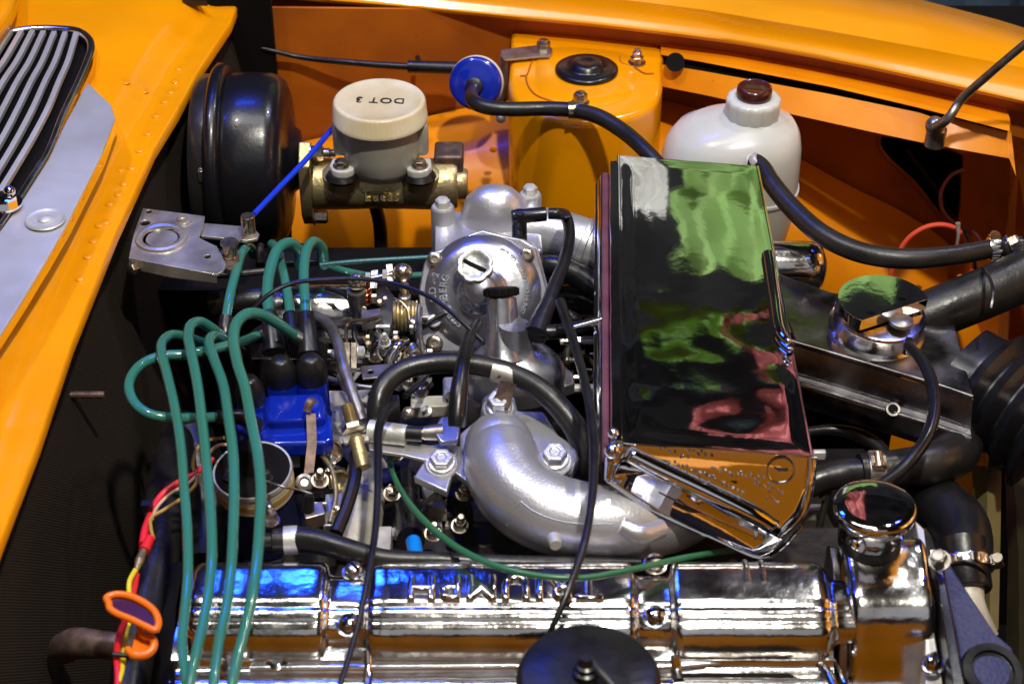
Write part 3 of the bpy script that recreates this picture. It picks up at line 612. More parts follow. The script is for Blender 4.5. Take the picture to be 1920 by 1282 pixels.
ml = lambda f: bx_.lerp(nx, f)
zn = nk.z
rows = [sec(nx, zn + .004, .022, .022, 2), sec(nx, zn - .008, .022, .022, 2), sec(nx, zn - .009, .026, .026, 2), sec(ml(.9), zn - .012, .032, .030, 2.1), sec(ml(.6), zn - .018, .050, .040, 2.3), sec(ml(.3), zn - .028, .061, .050, 2.4), sec(ml(.1), zn - .042, .067, .054, 2.5), sec(ml(0), zn - .060, .069, .056, 2.6), sec(ml(0), zn - .085, .069, .056, 2.6), sec(ml(0), zn - .0855, .0705, .0575, 2.6), sec(ml(0), zn - .089, .0705, .0575, 2.6), sec(ml(0), zn - .090, .069, .056, 2.6), sec(ml(0), zn - .12, .067, .054, 2.6), sec(ml(0), zn - .15, .062, .05, 2.5), sec(ml(0), zn - .18, .050, .042, 2.4), sec(ml(0), zn - .19, .02, .02, 2.2)]
wbb = build('bottle_body', loft(rows, close=True), 'white', wb, sharp=50)
build('shoulder_ridge', tube([Vc((bx_.x - .045, bx_.y - .030, zn - .030)), Vc((bx_.x - .02, bx_.y - .043, zn - .034)), Vc((bx_.x + .01, bx_.y - .047, zn - .035)), Vc((bx_.x + .035, bx_.y - .043, zn - .036))], 3, seg=8), 'white', wb)
kc = K(nk); lob = lambda t, i: 1 + (.045 * abs(math.cos(6 * t)) ** .6 if i in (1, 2, 3) else 0)
cc = nx + Z * (zn + .002)
build('collar', lathe(cc, Z, [(.022, -.012), (.0255, -.011), (.0260, .004), (.0250, .008), (.0225, .0092), (.016, .0094)], 120, mod=lob), 'white', wb, sharp=60)
build('cap', lathe(cc, Z, [(.0172, .006), (.0175, .016), (.0168, .0195), (.0150, .0205), (.0135, .0195), (.0001, .0195)], 48), 'maroon', wb, sharp=50)
build('spout', lathe(Q(1412, 306, .008), Vc((.25, -.2, .8)), [(.0085, -.02), (.0085, .002), (.0078, .004)], 24), 'white', wb)

# ================================================================== UPPER RIGHT HOSE, RADIATOR HOSE
uh = thing('overflow_hose', 'black hose curving from the bottle spout to a screw clamp at right', 'hose', Q(1640, 480, 0))
build('hose', tube([(1413, 312, .012), (1416, 303, .016), (1428, 312, .016), (1448, 345, .012), (1490, 395, .006), (1545, 442, .002), (1610, 472, .0), (1690, 485, .0), (1780, 480, .0), (1850, 468, .0), (1880, 463, .0)], [12, 14, 16, 18, 19, 20, 20, 20, 19, 18, 17], seg=22), 'hose', uh)
build('white_band', lathe(Q(1420, 303, .018) , Vc((.5, -.1, .5)), [(.0078, -.004), (.0083, -.003), (.0083, .002), (.0078, .003)], 24), 'bright', uh)
P = Q(1864, 465, 0); clamp(uh, P, Vc((1, 0, .05)), 19.5 * K(P), 22 * K(P), Vc((0, .3, 1)), 'chrome_worn')
build('end_fitting', join(lathe(Q(1880, 463, 0), Vc((1, 0, .0)), [(.008, 0), (.0095, .003), (.0095, .016), (.006, .018), (.006, .05)], 20)), 'semi', uh)
build('union_nut', hexn(Q(1895, 458, .004), Vc((.8, 0, .5)), .007, .008), 'nut', uh)
th = thing('radiator_top_hose', 'thick matt black radiator hose crossing the right edge', 'hose', Q(1800, 540, -.03))
build('hose', tube([(1640, 640, -.055), (1710, 605, -.04), (1770, 580, -.03), (1850, 548, -.02), (1930, 512, -.01), (2020, 470, 0)], [44, 47, 48, 48, 49, 49], seg=32), 'hose', th)
build('tape_mark', tube([(1842, 502, .004), (1856, 522, .0155), (1862, 550, .017), (1858, 578, .010)], 3.5, seg=6), 'plastic', th)
# loop of coral wire
wl = thing('coral_wire_loop', 'loop of thin coral red wire tied behind the right hose', 'wire', V(1740, 470, .40))
Yv = .40
build('wire', tube([V(a, b, Yv) for a, b in [(1672, 580), (1668, 540), (1678, 490), (1705, 445), (1745, 423), (1785, 425), (1812, 450), (1824, 490), (1815, 540), (1800, 570)]], 4.5, seg=10), 'pinkred', wl)
build('inner_wire', tube([V(a, b, Yv + .08) for a, b in [(1808, 318), (1785, 328), (1765, 358), (1768, 395), (1790, 418), (1830, 440), (1850, 480)]], 3.5, seg=8), 'rose', wl)
build('cable_tie', tube([V(1796, 418, Yv - .01), V(1797, 440, Yv - .012), V(1793, 468, Yv - .01)], [5, 3, 2.5], seg=6), 'bright', wl)
build('black_lead', tube([V(1808, 432, Yv - .005), V(1822, 470, Yv - .01), V(1830, 510, Yv), V(1838, 560, Yv)], 4, seg=8), 'rubber', wl)

# ================================================================== AIR CLEANER
ac = thing('chrome_air_cleaner', 'long chrome air cleaner box with dented mirror lid lying across the engine', 'air cleaner', Q(1330, 700, -.05))
ZL = .030
TL, TR, BR, BL = Q(1160, 292, ZL), Q(1420, 312, ZL), Q(1522, 853, ZL), Q(1168, 828, ZL)
rows = []
for j in range(131):
    f = j / 130; a, b = TL.lerp(BL, f), TR.lerp(BR, f); row = []
    for i in range(61):
        g_ = i / 60; p = a.lerp(b, g_)
        e = min(1, min(g_, 1 - g_) / .10, min(f, 1 - f) / .04); e = e * e * (3 - 2 * e)
        rough = .14 + 1.7 * max(0, (f - .34)) + 1.6 * max(0, .28 - g_)
        dz = noise.noise(Vc((p.x * 11, p.y * 9, 1.3))) * .0016 * rough + noise.noise(Vc((p.x * 26, p.y * 30, 5.1))) * .00042 * rough
        dz += noise.noise(Vc((p.x * 70, p.y * 60, 2.1))) * .00007 * rough
        row.append(p + Vc((0, 0, dz * e + .0010 * math.sin(math.pi * g_) * e)))
    rows.append(row)
build('mirror_lid', loft(rows), 'chrome', ac, sharp=180)
# rolled lid rim
def off(p, dx, dy, dz): return Vc((p.x + dx, p.y + dy, p.z + dz))
def vt(p, dz): return Vc((p.x, p.y, p.z + dz))
build('lid_rim', join(tube([vt(BL, -.001), vt(TL, -.001)], 3.2, seg=10, res=20), tube([vt(TL, -.001), vt(TR, -.001)], 2.4, seg=10, res=14), tube([vt(TR, -.001), vt(BR, -.001)], 3.4, seg=10, res=20), tube([vt(BR, -.001), vt(BL, -.001)], 2.5, seg=10, res=14)), 'chrome', ac)
# left wall in pressed steps
lv = [(0, 0, -.002), (-.001, 0, -.005), (-.0075, .0, -.006), (-.0085, 0, -.009), (-.0080, 0, -.016), (-.009, 0, -.018), (-.0155, 0, -.020), (-.0185, 0, -.024), (-.0190, 0, -.036), (-.014, 0, -.044), (-.010, 0, -.075)]
build('reflection_strip', tube([off(TL, -.0118, -.004, -.0172), off(TL.lerp(BL, .5), -.0120, 0, -.0172), off(BL, -.0122, .0, -.0172)], 6.5, seg=10, res=20, flat=(1, .5), ref=X), 'seal', ac)  # coloured strip painted in place of a reflection along the chrome wall
n = 60
def edge_rows(A, B, prof, amp=.0007):
    out = []
    for (dx, dy, dz) in prof:
        row = []
        for i in range(n + 1):
            p = A.lerp(B, i / n); w = noise.noise(Vc((p.y * 30, dz * 90, 3))) * amp
            row.append(off(p, dx + w, dy, dz))
        out.append(row)
    return out
build('side_wall', loft(edge_rows(TL, BL, lv)), 'chrome', ac, sharp=40)
build('seam_flange', tube([off(TL, -.0195, -.004, -.028), off(TL.lerp(BL, .5), -.020, 0, -.028), off(BL, -.020, .0, -.028)], 3, seg=8, res=20), 'chrome', ac)
build('side_rivet', ball(off(TL.lerp(BL, .53), -.006, 0, -.022), .0035), 'chrome', ac)
build('side_wall', loft(edge_rows(TR, BR, [(0, 0, -.002), (.002, 0, -.006), (.002, 0, -.03), (.0, 0, -.07)])), 'chrome', ac, sharp=40)
build('end_wall', loft([[off(TL, 0, 0, -.002), off(TR, 0, 0, -.002)], [off(TL, 0, 0, -.07), off(TR, 0, 0, -.07)]]), 'chrome', ac)
build('side_clip', tube([(1440, 478, .032), (1452, 560, .032), (1464, 625, .033), (1484, 650, .033)], [12, 11, 11, 7], seg=14), 'chrome', ac)
build('clip_head', join(ball(Q(1478, 640, .038), .003), ball(Q(1482, 655, .036), .0025)), 'chrome', ac)
# near end: slanted facet with lettering, rolled lip, lower box
A1, A2 = BL, BR
FN = Vc((-.05, -.925, .385)).normalized()
fa = lambda a, b, N=FN: OP(a, b, A1 + Vc((0, 0, -.002)), N)
facet_px = [(1172, 832), (1290, 838), (1405, 845), (1522, 856), (1512, 920), (1496, 962), (1462, 1003), (1400, 975), (1300, 925), (1210, 880)]
fp = [fa(*p) for p in facet_px]
c0 = sum(fp, Vc()) / len(fp)
ins = [c0.lerp(p, .86) for p in fp]
rings = []
for f, d in ((1.0, 0), (.97, .0007), (.93, .0009), (.6, .0009), (.3, .0009), (.04, .0009)):
    rings.append([c0.lerp(p, f) - FN * (d) + FN * (.00012 * noise.noise(p * 60 + Vc((f * 3, 0, 0)))) for p in smooth_path(fp + fp[:1], 1)[0][:-1]])
build('end_facet', loft(rings, close=True), 'chrome', ac, sharp=60)
build('facet_rim', tube([fa(1524, 856), fa(1520, 905), fa(1506, 958), fa(1484, 985), fa(1460, 1006)], [8, 9, 8, 7, 6], seg=14), 'chrome', ac)
build('facet_lip', tube([fa(1180, 852), fa(1235, 880), fa(1330, 925), fa(1405, 962), fa(1452, 990)], [15, 18, 19, 19, 16], seg=28), 'chrome', ac, sharp=180)
lu = (fa(1460, 925) - fa(1330, 862)).normalized(); lvv = FN.cross(lu).normalized()
def ltext(s, px, py, h, par=ac): return text(s, fa(px, py) + FN * .0004, -lu, -lvv if (FN.cross(lu)).z > 0 else lvv, h, .0008, 1.1)
rm = random.Random(11); marks = []
for (x0, y0, x1, y1) in ((1238, 838, 1300, 862), (1292, 840, 1340, 856), (1256, 864, 1345, 898), (1335, 878, 1440, 900), (1390, 884, 1450, 920), (1270, 876, 1410, 948), (1310, 882, 1400, 925), (1440, 905, 1475, 925), (1436, 928, 1468, 944)):
    nn = max(3, int(abs(x1 - x0) / 8))
    for q in range(nn):
        a = x0 + (x1 - x0) * q / nn + rm.uniform(-1.5, 1.5); b = y0 + (y1 - y0) * q / nn + rm.uniform(-3.5, 3.5)
        if rm.random() < .55: marks.append(ball(fa(a, b) + FN * .0003, .0011, 8, FN, .6))
        else: marks.append(tube([fa(a, b) + FN * .0004, fa(a + rm.uniform(-3, 5), b + rm.uniform(3, 6)) + FN * .0004], 1.8, seg=6, res=2))
build('embossed_lettering', join(*marks), 'chrome_worn', ac)
ec = fa(1464, 882); build('embossed_emblem', join(tube([p + FN * .0005 for p in circ(ec, FN, .0098, 20)] + [circ(ec, FN, .0098, 20)[0] + FN * .0005], 1.8, seg=6, res=3), *[tube([fa(1452 + 8 * q, 876 + 3 * q) + FN * .0005, fa(1462 + 8 * q, 884 - 2 * q) + FN * .0005], 2, seg=6, res=2) for q in range(3)]), 'chrome_worn', ac)
# lower box under the lip
SNm = Vc((-.34, -.86, .10)).normalized(); s0 = fa(1190, 880)
sb = lambda a, b: OP(a, b, s0, Vc((-.18, -.90, .37)).normalized())
low = [(1150, 872), (1195, 873), (1300, 925), (1400, 975), (1446, 1000), (1468, 1012), (1452, 1030), (1430, 1044), (1340, 1010), (1220, 955), (1142, 903)]
lo = [sb(*p) for p in low]; cl = sum(lo, Vc()) / len(lo)
build('lower_side', loft([lo, [cl.lerp(p, .96) + Vc((0, -.0010, .0006)) for p in lo], [cl.lerp(p, .80) + Vc((0, -.0006, 0)) for p in lo], [cl.lerp(p, .02) for p in lo]], close=True), 'chrome', ac, sharp=60)
build('lower_body', plate([p + Vc((0, .012, -.002)) for p in lo], Vc((.03, .09, -.02))), 'chrome', ac)
build('lower_rim', tube([sb(1138, 900), sb(1220, 955), sb(1340, 1010), sb(1430, 1046), sb(1462, 1030), sb(1504, 985)], 4, seg=10), 'chrome', ac)
build('lower_bead', tube([sb(1235, 922), sb(1330, 968), sb(1450, 1022)], 2.0, seg=8), 'chrome', ac)
build('corner_boss', join(tube([fa(1168, 832), sb(1150, 862), sb(1140, 900)], [12, 16, 8], seg=16), ball(Q(1150, 812, .030), .0042), ball(Q(1148, 845, .026), .006)), 'chrome', ac)
build('end_tab', box(Q(1536, 852, .020), X * .0045, Y * .002, Z * .0035), 'bright', ac, bevel=.0008)

# chrome capsule behind
cs = thing('chrome_canister', 'small rounded chrome canister tucked behind the air cleaner', 'canister', Q(1500, 500, -.05))
cx_ = Vc((1, 0, 0))
P = Q(1440, 500, -.04); k = K(P)
build('shell', lathe(P, X, [(48 * k, 0), (48 * k, 70 * k), (46 * k, 88 * k), (38 * k, 100 * k), (20 * k, 107 * k), (.0001, 108 * k)], 48), 'chrome_rough', cs, sharp=60)
build('pressed_dimple', lathe(Q(1520, 490, -.01), Vc((.7, -.3, .6)), [(.006, 0), (.005, .003), (.0001, .003)], 20), 'chrome_rough', cs)

# ================================================================== INTAKE DUCT
du = thing('intake_duct', 'dark brushed steel intake duct right of the air cleaner', 'air duct', Q(1650, 700, -.08))
DZ = -.030
top = [(1445, 505), (1480, 520), (1560, 548), (1640, 560), (1730, 588), (1790, 606), (1812, 690), (1826, 748), (1700, 705), (1495, 645), (1460, 560)]
slab('top_panel', [(a, b, DZ) for a, b in top], .003, 'duct', du, .001)
t_edge = [(1480, 641), (1560, 664), (1660, 694), (1760, 724), (1824, 746)]
yE = [Q(a, b, DZ) for a, b in t_edge]
build('top_edge_bead', tube([p + Z * .001 for p in yE], 5, seg=12), 'duct', du)
build('side_panel', loft([[p + Vc((0, -.001, -.002)) for p in yE], [p + Vc((0, -.008, -.022)) for p in yE], [p + Vc((.0, -.008, -.026)) for p in yE], [p + Vc((0, -.016, -.028)) for p in yE], [p + Vc((0, -.018, -.031)) for p in yE], [p + Vc((0, -.016, -.052)) for p in yE]]), 'duct', du, sharp=40)
build('lower_bead', tube([p + Vc((0, -.0165, -.0285)) for p in yE], 5.5, seg=10), 'chrome_worn', du)
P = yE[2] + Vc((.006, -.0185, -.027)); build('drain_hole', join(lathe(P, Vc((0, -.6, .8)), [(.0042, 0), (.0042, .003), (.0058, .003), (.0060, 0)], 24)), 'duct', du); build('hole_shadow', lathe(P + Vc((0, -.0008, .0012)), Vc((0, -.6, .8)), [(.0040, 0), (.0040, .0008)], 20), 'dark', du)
# flap capsule
fc = thing('vacuum_flap_capsule', 'round chrome vacuum capsule with half-cut stepped lid on the intake duct', 'capsule', Q(1640, 640, DZ))
P = Q(1652, 580, -.004); k = K(P); ax_ = Vc((.06, -.10, 1)).normalized()
build('base_skirt', lathe(P, ax_, [(95 * k, -.042), (95 * k, -.034), (88 * k, -.032), (90 * k, -.024), (91 * k, -.020), (86 * k, -.018), (84 * k, -.006), (86 * k, -.004), (84 * k, -.002), (78 * k, -.0015), (.0001, -.0015)], 80), 'chrome_worn', fc, sharp=40)
cut = []
u_, v_, a_ = frame(ax_)
for i in range(41):
    t = R(2 + 230 * i / 40)
    cut.append(P + (X * math.cos(t) + Y * math.sin(t)) * (84 * k) + ax_ * .011 * 0)
dl = [p + ax_ * -.001 for p in cut]
build('stepped_lid', plate(dl, ax_ * .0115), 'chrome', fc, bevel=.0016)
for a, b in ((1634, 582), (1692, 556)): build('lid_slot', lathe(Q(a, b, .0078), Z, [(.0042, 0), (.0042, .0004), (.0001, .0004)], 16, sy=.45), 'dark', fc)
build('diaphragm_stud', lathe(Q(1690, 600, -.001), Z, [(.010, -.003), (.010, .0), (.006, .002), (.0001, .002)], 20), 'steel', fc)
build('lever_foot', plate(QL([(1560, 640, -.028), (1625, 655, -.024), (1610, 668, -.030), (1590, 660, -.030)]), Z * -.002), 'chrome', fc)
vt_ = thing('vacuum_tube', 'glossy thin black tube arching from the flap capsule down to the chrome filler cap', 'tube', Q(1750, 760, .0))
build('tube', tube([(1703, 648, .004), (1726, 672, .008), (1745, 710, .010), (1752, 760, .008), (1742, 810, .004), (1716, 852, -.002), (1686, 884, -.008), (1650, 910, -.012)], [9, 11, 12, 12, 12, 12, 12, 12], seg=18), 'plastic', vt_)
build('tube_nipple', lathe(Q(1702, 650, -.002), Vc((0, 0, 1)), [(.004, -.006), (.004, .004), (.0028, .008)], 16), 'chrome', vt_)
# bellows
be = thing('rubber_bellows', 'large black corrugated rubber bellows on the end of the intake duct', 'bellows', Q(1860, 740, -.08))
ax_ = (Q(1960, 790, -.07) - Q(1800, 690, -.055)).normalized(); B0 = Q(1800, 692, -.055); k = K(B0)
pts = [B0 + ax_ * (d * k) for d in range(0, 201, 4)]
Vv, F = [], []
prof = []
def bell(d):
    if d < 42: return 92 + d * .12
    ph = ((d - 42) % 44) / 44
    return 94 + (d - 42) * .12 + 27 * (1 - abs(2 * ph - 1))
rings = []
u_, v_, a_ = frame(ax_, Z)
for p, d in zip(pts, range(0, 201, 4)):
    r = bell(d) * k; ring = []
    for i in range(48):
        t = 2 * math.pi * i / 48; c, s = math.cos(t), math.sin(t)
        ring.append(p + u_ * (r * .80 * abs(c) ** .75 * (1 if c > 0 else -1)) + v_ * (r * abs(s) ** .75 * (1 if s > 0 else -1)))
    rings.append(ring)
build('corrugated_sleeve', loft(rings, close=True), 'plastic', be, sharp=40)
# dark hoses below the duct
h1 = thing('bypass_hose', 'grey-black coolant hose with screw clamp behind the chrome filler cap', 'hose', Q(1650, 880, -.06))
build('hose', tube([(1470, 940, -.09), (1520, 905, -.075), (1580, 888, -.07), (1625, 884, -.065)], [26, 27, 27, 26], seg=20), 'hose', h1)
P = Q(1655, 880, -.065); build('thick_hose', tube([(1612, 884, -.065), (1680, 878, -.065), (1750, 868, -.065), (1790, 850, -.075), (1800, 800, -.10)], [34, 36, 40, 44, 46], seg=26), 'hose', h1)
clamp(h1, Q(1640, 884, -.065), Vc((1, 0.02, 0.0)), 34 * K(P), 30 * K(P), Vc((0, -.4, 1)), 'steel')
single('black_coolant_hose', 'wide black rubber elbow hose behind the right clamp, below the bellows', 'hose', tube([(1560, 960, -.12), (1660, 925, -.11), (1740, 935, -.10), (1800, 985, -.09), (1812, 1050, -.085), (1808, 1085, -.085)], [40, 48, 54, 54, 48, 44], seg=28), 'rubber')
single('alternator_cable', 'black cable curve under the intake duct, before the orange leg', 'cable', tube([(1500, 812, -.10), (1560, 805, -.10), (1610, 815, -.10), (1650, 840, -.10), (1660, 860, -.1)], [9, 10, 13, 14, 12], seg=12), 'rubber')
h2 = thing('thermostat_elbow', 'pale alloy elbow held by a bright screw clamp at right edge', 'elbow', Q(1820, 1090, -.09))
ep = Q(1808, 1060, -.085); ek = K(ep); ea = (Q(1812, 1090, -.092) - Q(1806, 1040, -.082)).normalized()
clamp(h2, ep, ea, 49 * ek, 22 * ek, Vc((1, -.5, .2)), 'chrome_worn')
build('hose_end', lathe(ep, ea, [(46 * ek, -.02), (47 * ek, .018), (44 * ek, .020)], 36), 'rubber', h2)
build('elbow_casting', tube([ep + ea * .012, ep + ea * .030, ep + ea * .05 + Vc((.01, -.0, -.01))], [34, 30, 30], seg=24), 'cast', h2)
# fan blades and slats at the right
fan = thing('cooling_fan', 'olive plastic cooling fan blades in the dark right corner', 'fan', Q(1870, 1080, -.2))
build('blade', loft([QL([(1822, 872, -.14), (1829, 1000, -.15), (1836, 1100, -.16), (1836, 1180, -.17)]), QL([(1850, 874, -.125), (1852, 1000, -.135), (1856, 1100, -.15), (1856, 1180, -.16)]), QL([(1878, 882, -.135), (1876, 1000, -.145), (1874, 1100, -.155), (1872, 1180, -.165)])]), 'olive', fan)
build('blade', loft([QL([(1884, 892, -.24), (1890, 1040, -.25), (1885, 1282, -.26)]), QL([(1900, 884, -.22), (1910, 1040, -.23), (1912, 1282, -.24)]), QL([(1935, 872, -.26), (1940, 1040, -.27), (1940, 1282, -.28)])]), 'olive_shaded', fan)
build('blade', loft([QL([(1775, 962, -.2), (1800, 1080, -.21)]), QL([(1830, 1010, -.19), (1836, 1100, -.20)])]), 'olive', fan)
struct('dark_corner_sheet', loft([[V(1856, 760, .28), V(2050, 700, .28)], [V(1856, 1400, .28), V(2050, 1400, .28)]]), 'dark')  # black sheet added to keep the corner behind the fan dark
# timing bracket
tb = thing('violet_lit_bracket', 'crinkle-finished triangular bracket, violet lamp light put into its colour, at lower right corner', 'bracket', Q(1820, 1180, -.08))
slab('web_plate', [(1762, 1062, -.03), (1772, 1035, -.03), (1790, 1070, -.03), (1868, 1188, -.045), (1900, 1215, -.05), (1915, 1300, -.06), (1812, 1300, -.06), (1790, 1180, -.045)], .02, 'purple', tb, .002)
slab('edge_rib', [(1752, 1036, -.02), (1766, 1032, -.02), (1790, 1170, -.03), (1815, 1300, -.04), (1790, 1300, -.04), (1772, 1180, -.03)], .03, 'plastic', tb, .002)
P = Q(1862, 1256, -.036); k = K(P)
build('pivot_ring', lathe(P, Vc((.05, -.35, 1)), [(58 * k, -.02), (60 * k, -.004), (56 * k, 0), (42 * k, 0), (40 * k, -.003)], 44), 'plastic', tb)
build('pivot_face', lathe(P, Vc((.05, -.35, 1)), [(39 * k, -.006), (34 * k, -.0025), (.0001, -.002)], 32, mod=lambda t, i: 1 + .05 * math.sin(3 * t)), 'purple', tb)
build('bracket_bolt', hexn(Q(1762, 1050, -.012), Vc((-.3, -.4, .8)), .006, .01), 'steel', tb)

# ================================================================== ROCKER COVER
rc = thing('rocker_cover', 'long polished ribbed rocker cover with raised upside-down lettering across the foreground', 'rocker cover', Q(1000, 1180, -.12))
cY, cZ = Q(960, 1146, -.050).y, -.050
kr = K(Vc((0, cY, cZ)))
def RX(px): return ray(px, 1132).x * ((cY - CAM.y) / ray(px, 1132).y)
stn = [(352, .55), (356, .86), (364, .96), (374, 1), (420, 1), (424, .97), (428, 1), (470, 1), (474, .97), (480, 1), (598, 1), (606, .97), (612, .9), (615, .76), (622, .72), (682, .72), (688, .77), (691, .9), (697, .97), (706, 1), (1176, 1), (1184, .97), (1189, .9), (1192, .77), (1198, .73), (1252, .73), (1257, .77), (1260, .9), (1265, .97), (1274, 1), (1530, 1), (1542, .96), (1552, .86), (1558, .72), (1566, .66), (1600, .64)]
fine = []
for (x0, s0_), (x1, s1_) in zip(stn, stn[1:]):
    m_ = max(1, int((x1 - x0) / 14))
    for q in range(m_): fine.append((x0 + (x1 - x0) * q / m_, s0_ + (s1_ - s0_) * q / m_))
fine.append(stn[-1])
# cross-section (dy, dz) in px units: back skirt, shoulder, flat top, bead, front fall, trough, ledge
cross = [(95, -30), (95, 5), (93, 28), (88, 42), (80, 52), (70, 57), (58, 60)]
for q in range(1, 9): f_ = q / 8; cross.append((58 - 74 * f_, 60 - 7 * f_ + 1.0 * math.sin(math.pi * f_)))
for q in range(1, 4): f_ = q / 3; cross.append((-16 - 14 * f_, 53 - 4.6 * f_ + .5 * math.sin(math.pi * f_)))
cross += [(-33, 46), (-36, 45), (-39, 45.6)]
for q in range(1, 5): f_ = q / 4; cross.append((-39 - 17 * f_, 45.6 - 6.5 * f_ + .8 * math.sin(math.pi * f_)))
cross += [(-58, 37), (-60, 34.5), (-63, 33.5), (-70, 31), (-78, 25), (-86, 14), (-91, 0), (-93, -14), (-94, -30)]
cross_low = [(-95, -30), (-98, -42), (-104, -46), (-122, -47), (-130, -42), (-140, -41), (-150, -46), (-158, -50), (-190, -52), (-240, -54)]
rows = []
for (px, s) in fine:
    row = []
    for (dy, dz) in cross:
        p = Vc((RX(px), cY - 0 + dy * s * kr, cZ + (dz * s - (1 - s) * 6) * kr))
        w = .00034 if px > 700 else .0005
        row.append(p + Vc((0, noise.noise(p * 75), noise.noise(p * 75 + Vc((5, 5, 5))))) * w)
    rows.append(row)
rcm = build('cover_shell', loft(rows), 'chrome_rough', rc, sharp=60)
rows = []
for px in [330 + 25 * i for i in range(50)]:
    row = [Vc((RX(px), cY + 84 * kr, cZ - 30 * kr)), Vc((RX(px), cY + 60 * kr, cZ - 20 * kr)), Vc((RX(px), cY - 60 * kr, cZ - 20 * kr))]
    for (dy, dz) in cross_low:
        p = Vc((RX(px), cY + dy * kr, cZ + dz * kr)); row.append(p + Vc((0, noise.noise(p * 50), noise.noise(p * 50 + Vc((5, 5, 5))))) * .0004)
    rows.append(row)
build('cover_skirt', loft(rows), 'chrome_rough', rc, sharp=50)
# deep raised frame of the plug recess
ly = cY - 150 * kr
def LQ(px, py): return Q(px, py, cZ - 46 * kr)
build('recess_frame', tube([LQ(a, b) + Z * .001 for a, b in [(470, 1256), (700, 1254), (960, 1252), (1240, 1252), (1400, 1240), (1490, 1234), (1535, 1246), (1560, 1280), (1572, 1340)]], 10, seg=14), 'chrome_rough', rc)
build('recess_groove', tube([LQ(a, b) + Z * .000 for a, b in [(480, 1232), (700, 1232), (960, 1232), (1240, 1230), (1400, 1222), (1500, 1216), (1556, 1232), (1584, 1280)]], 4, seg=8), 'chrome_rough', rc)
build('cross_rib', tube([Vc((RX(1262), cY - 94 * kr, cZ - 20 * kr)), Vc((RX(1264), cY - 110 * kr, cZ - 42 * kr)), Vc((RX(1266), cY - 140 * kr, cZ - 40 * kr))], 10, seg=12), 'chrome_rough', rc)
build('cross_rib', tube([Vc((RX(693), cY - 80 * kr, cZ - 20 * kr)), Vc((RX(695), cY - 110 * kr, cZ - 42 * kr)), Vc((RX(698), cY - 190 * kr, cZ - 46 * kr))], 9, seg=12), 'chrome_rough', rc)
build('plug_well', plate([LQ(a, b) + Z * .0004 for a, b in [(1270, 1262), (1480, 1262), (1530, 1290), (1530, 1400), (1270, 1400)]], Z * -.002), 'dark', rc)
for a, b in ((430, 1250), (520, 1246)): build('stud_collar', lathe(LQ(a, b), Vc((0, 0, 1)), [(.008, 0), (.008, .004), (.005, .006)], 20), 'chrome_rough', rc)
# raised word on the flat of the cover
tn = Vc((0, -.095, 1)).normalized()
TC = Vc((RX(945), cY + 6 * kr, cZ + 57.5 * kr))
build('raised_lettering', text('TRIUMPH', TC, -X, -(Y - tn * Y.dot(tn)).normalized(), .0300, .0022, 1.14, -.035, .075), 'chrome_rough', rc, sharp=70)
build('top_panel_line', join(tube([Vc((RX(716), cY + 60 * kr, cZ + 60.5 * kr)), Vc((RX(1170), cY + 60 * kr, cZ + 60.5 * kr))], 3, res=20, seg=8), tube([Vc((RX(1274), cY + 60 * kr, cZ + 60.5 * kr)), Vc((RX(1395), cY + 60 * kr, cZ + 60.5 * kr))], 3, res=8, seg=8)), 'chrome_rough', rc)
build('step_rib', join(*[tube([Vc((RX(x), cY + 82 * kr, cZ + 49 * kr)), Vc((RX(x), cY + 55 * kr, cZ + 60 * kr)), Vc((RX(x), cY + 18 * kr, cZ + 57 * kr))], 6, seg=10) for x in (1402, 1432)]), 'chrome_rough', rc)
# slotted screws
def slot_screw(px, py, z, r, par, ang, m='chrome_worn'):
    P = Q(px, py, z); b = build('slotted_screw', lathe(P, Vc((0, -.15, 1)), [(r * 1.35, -.002), (r * 1.35, 0), (r * 1.05, .0003), (r * 1.05, .004), (r * .9, .0062), (r * .5, .0075), (.0001, .0078)], 32), m, par, sharp=50)
    d = Vc((math.cos(ang), math.sin(ang), 0)); build('screw_slot', box(P + Vc((0, -.001, .0072)), d * r * .95, d.cross(Z) * .0009, Z * .0008), 'dark', b)
for a, b, g_ in ((664, 1072, -.9), (654, 1172, 1.1), (1228, 1058, .1), (1228, 1156, .15)): slot_screw(a, b, cZ + 42 * kr, .0066, rc, g_, 'nut' if b < 1100 and a > 1000 else 'chrome_worn')
# timing end housing
eY, eZ = Q(1655, 1140, -.062).y, -.062
def EX(px): return ray(px, 1132).x * ((eY - CAM.y) / ray(px, 1132).y)
rows = []
for px, s in [(1576, .80), (1580, .90), (1586, .97), (1594, 1.0), (1606, 1.0), (1625, .985), (1660, .98), (1695, .985), (1712, 1.0), (1724, 1.0), (1731, .97), (1736, .90), (1738, .8)]:
    row = []
    for (dy, dz) in [(100, -60), (102, 20), (100, 80), (94, 98), (84, 107), (68, 111), (50, 110), (28, 103.5), (8, 97), (-8, 94), (-26, 91), (-42, 88), (-62, 81), (-78, 70), (-94, 50), (-106, 26), (-116, 0), (-124, -30), (-134, -58), (-160, -76), (-200, -84), (-240, -88)]:
        p = Vc((EX(px), eY + dy * s * kr, eZ + dz * s * kr)); row.append(p + Vc((0, 0, .0005 * noise.noise(p * 60))))
    rows.append(row)
build('timing_housing', loft(rows), 'chrome_rough', rc, sharp=60, sub=1)
for i in range(5): build('weld_bead', ball(Vc((EX(1584), eY + (-20 - 24 * i) * kr, eZ + (66 - 17 * i) * kr)), .0028, 12), 'chrome_rough', rc)
build('web_plate', plate([Vc((EX(1560), eY + dy * kr, eZ + dz * kr)) for dy, dz in ((110, 60), (80, 84), (10, 62), (-60, 46), (-100, 0), (-130, -60), (-130, -120), (110, -120))], X * (16 * kr)), 'duct', rc, bevel=.001)
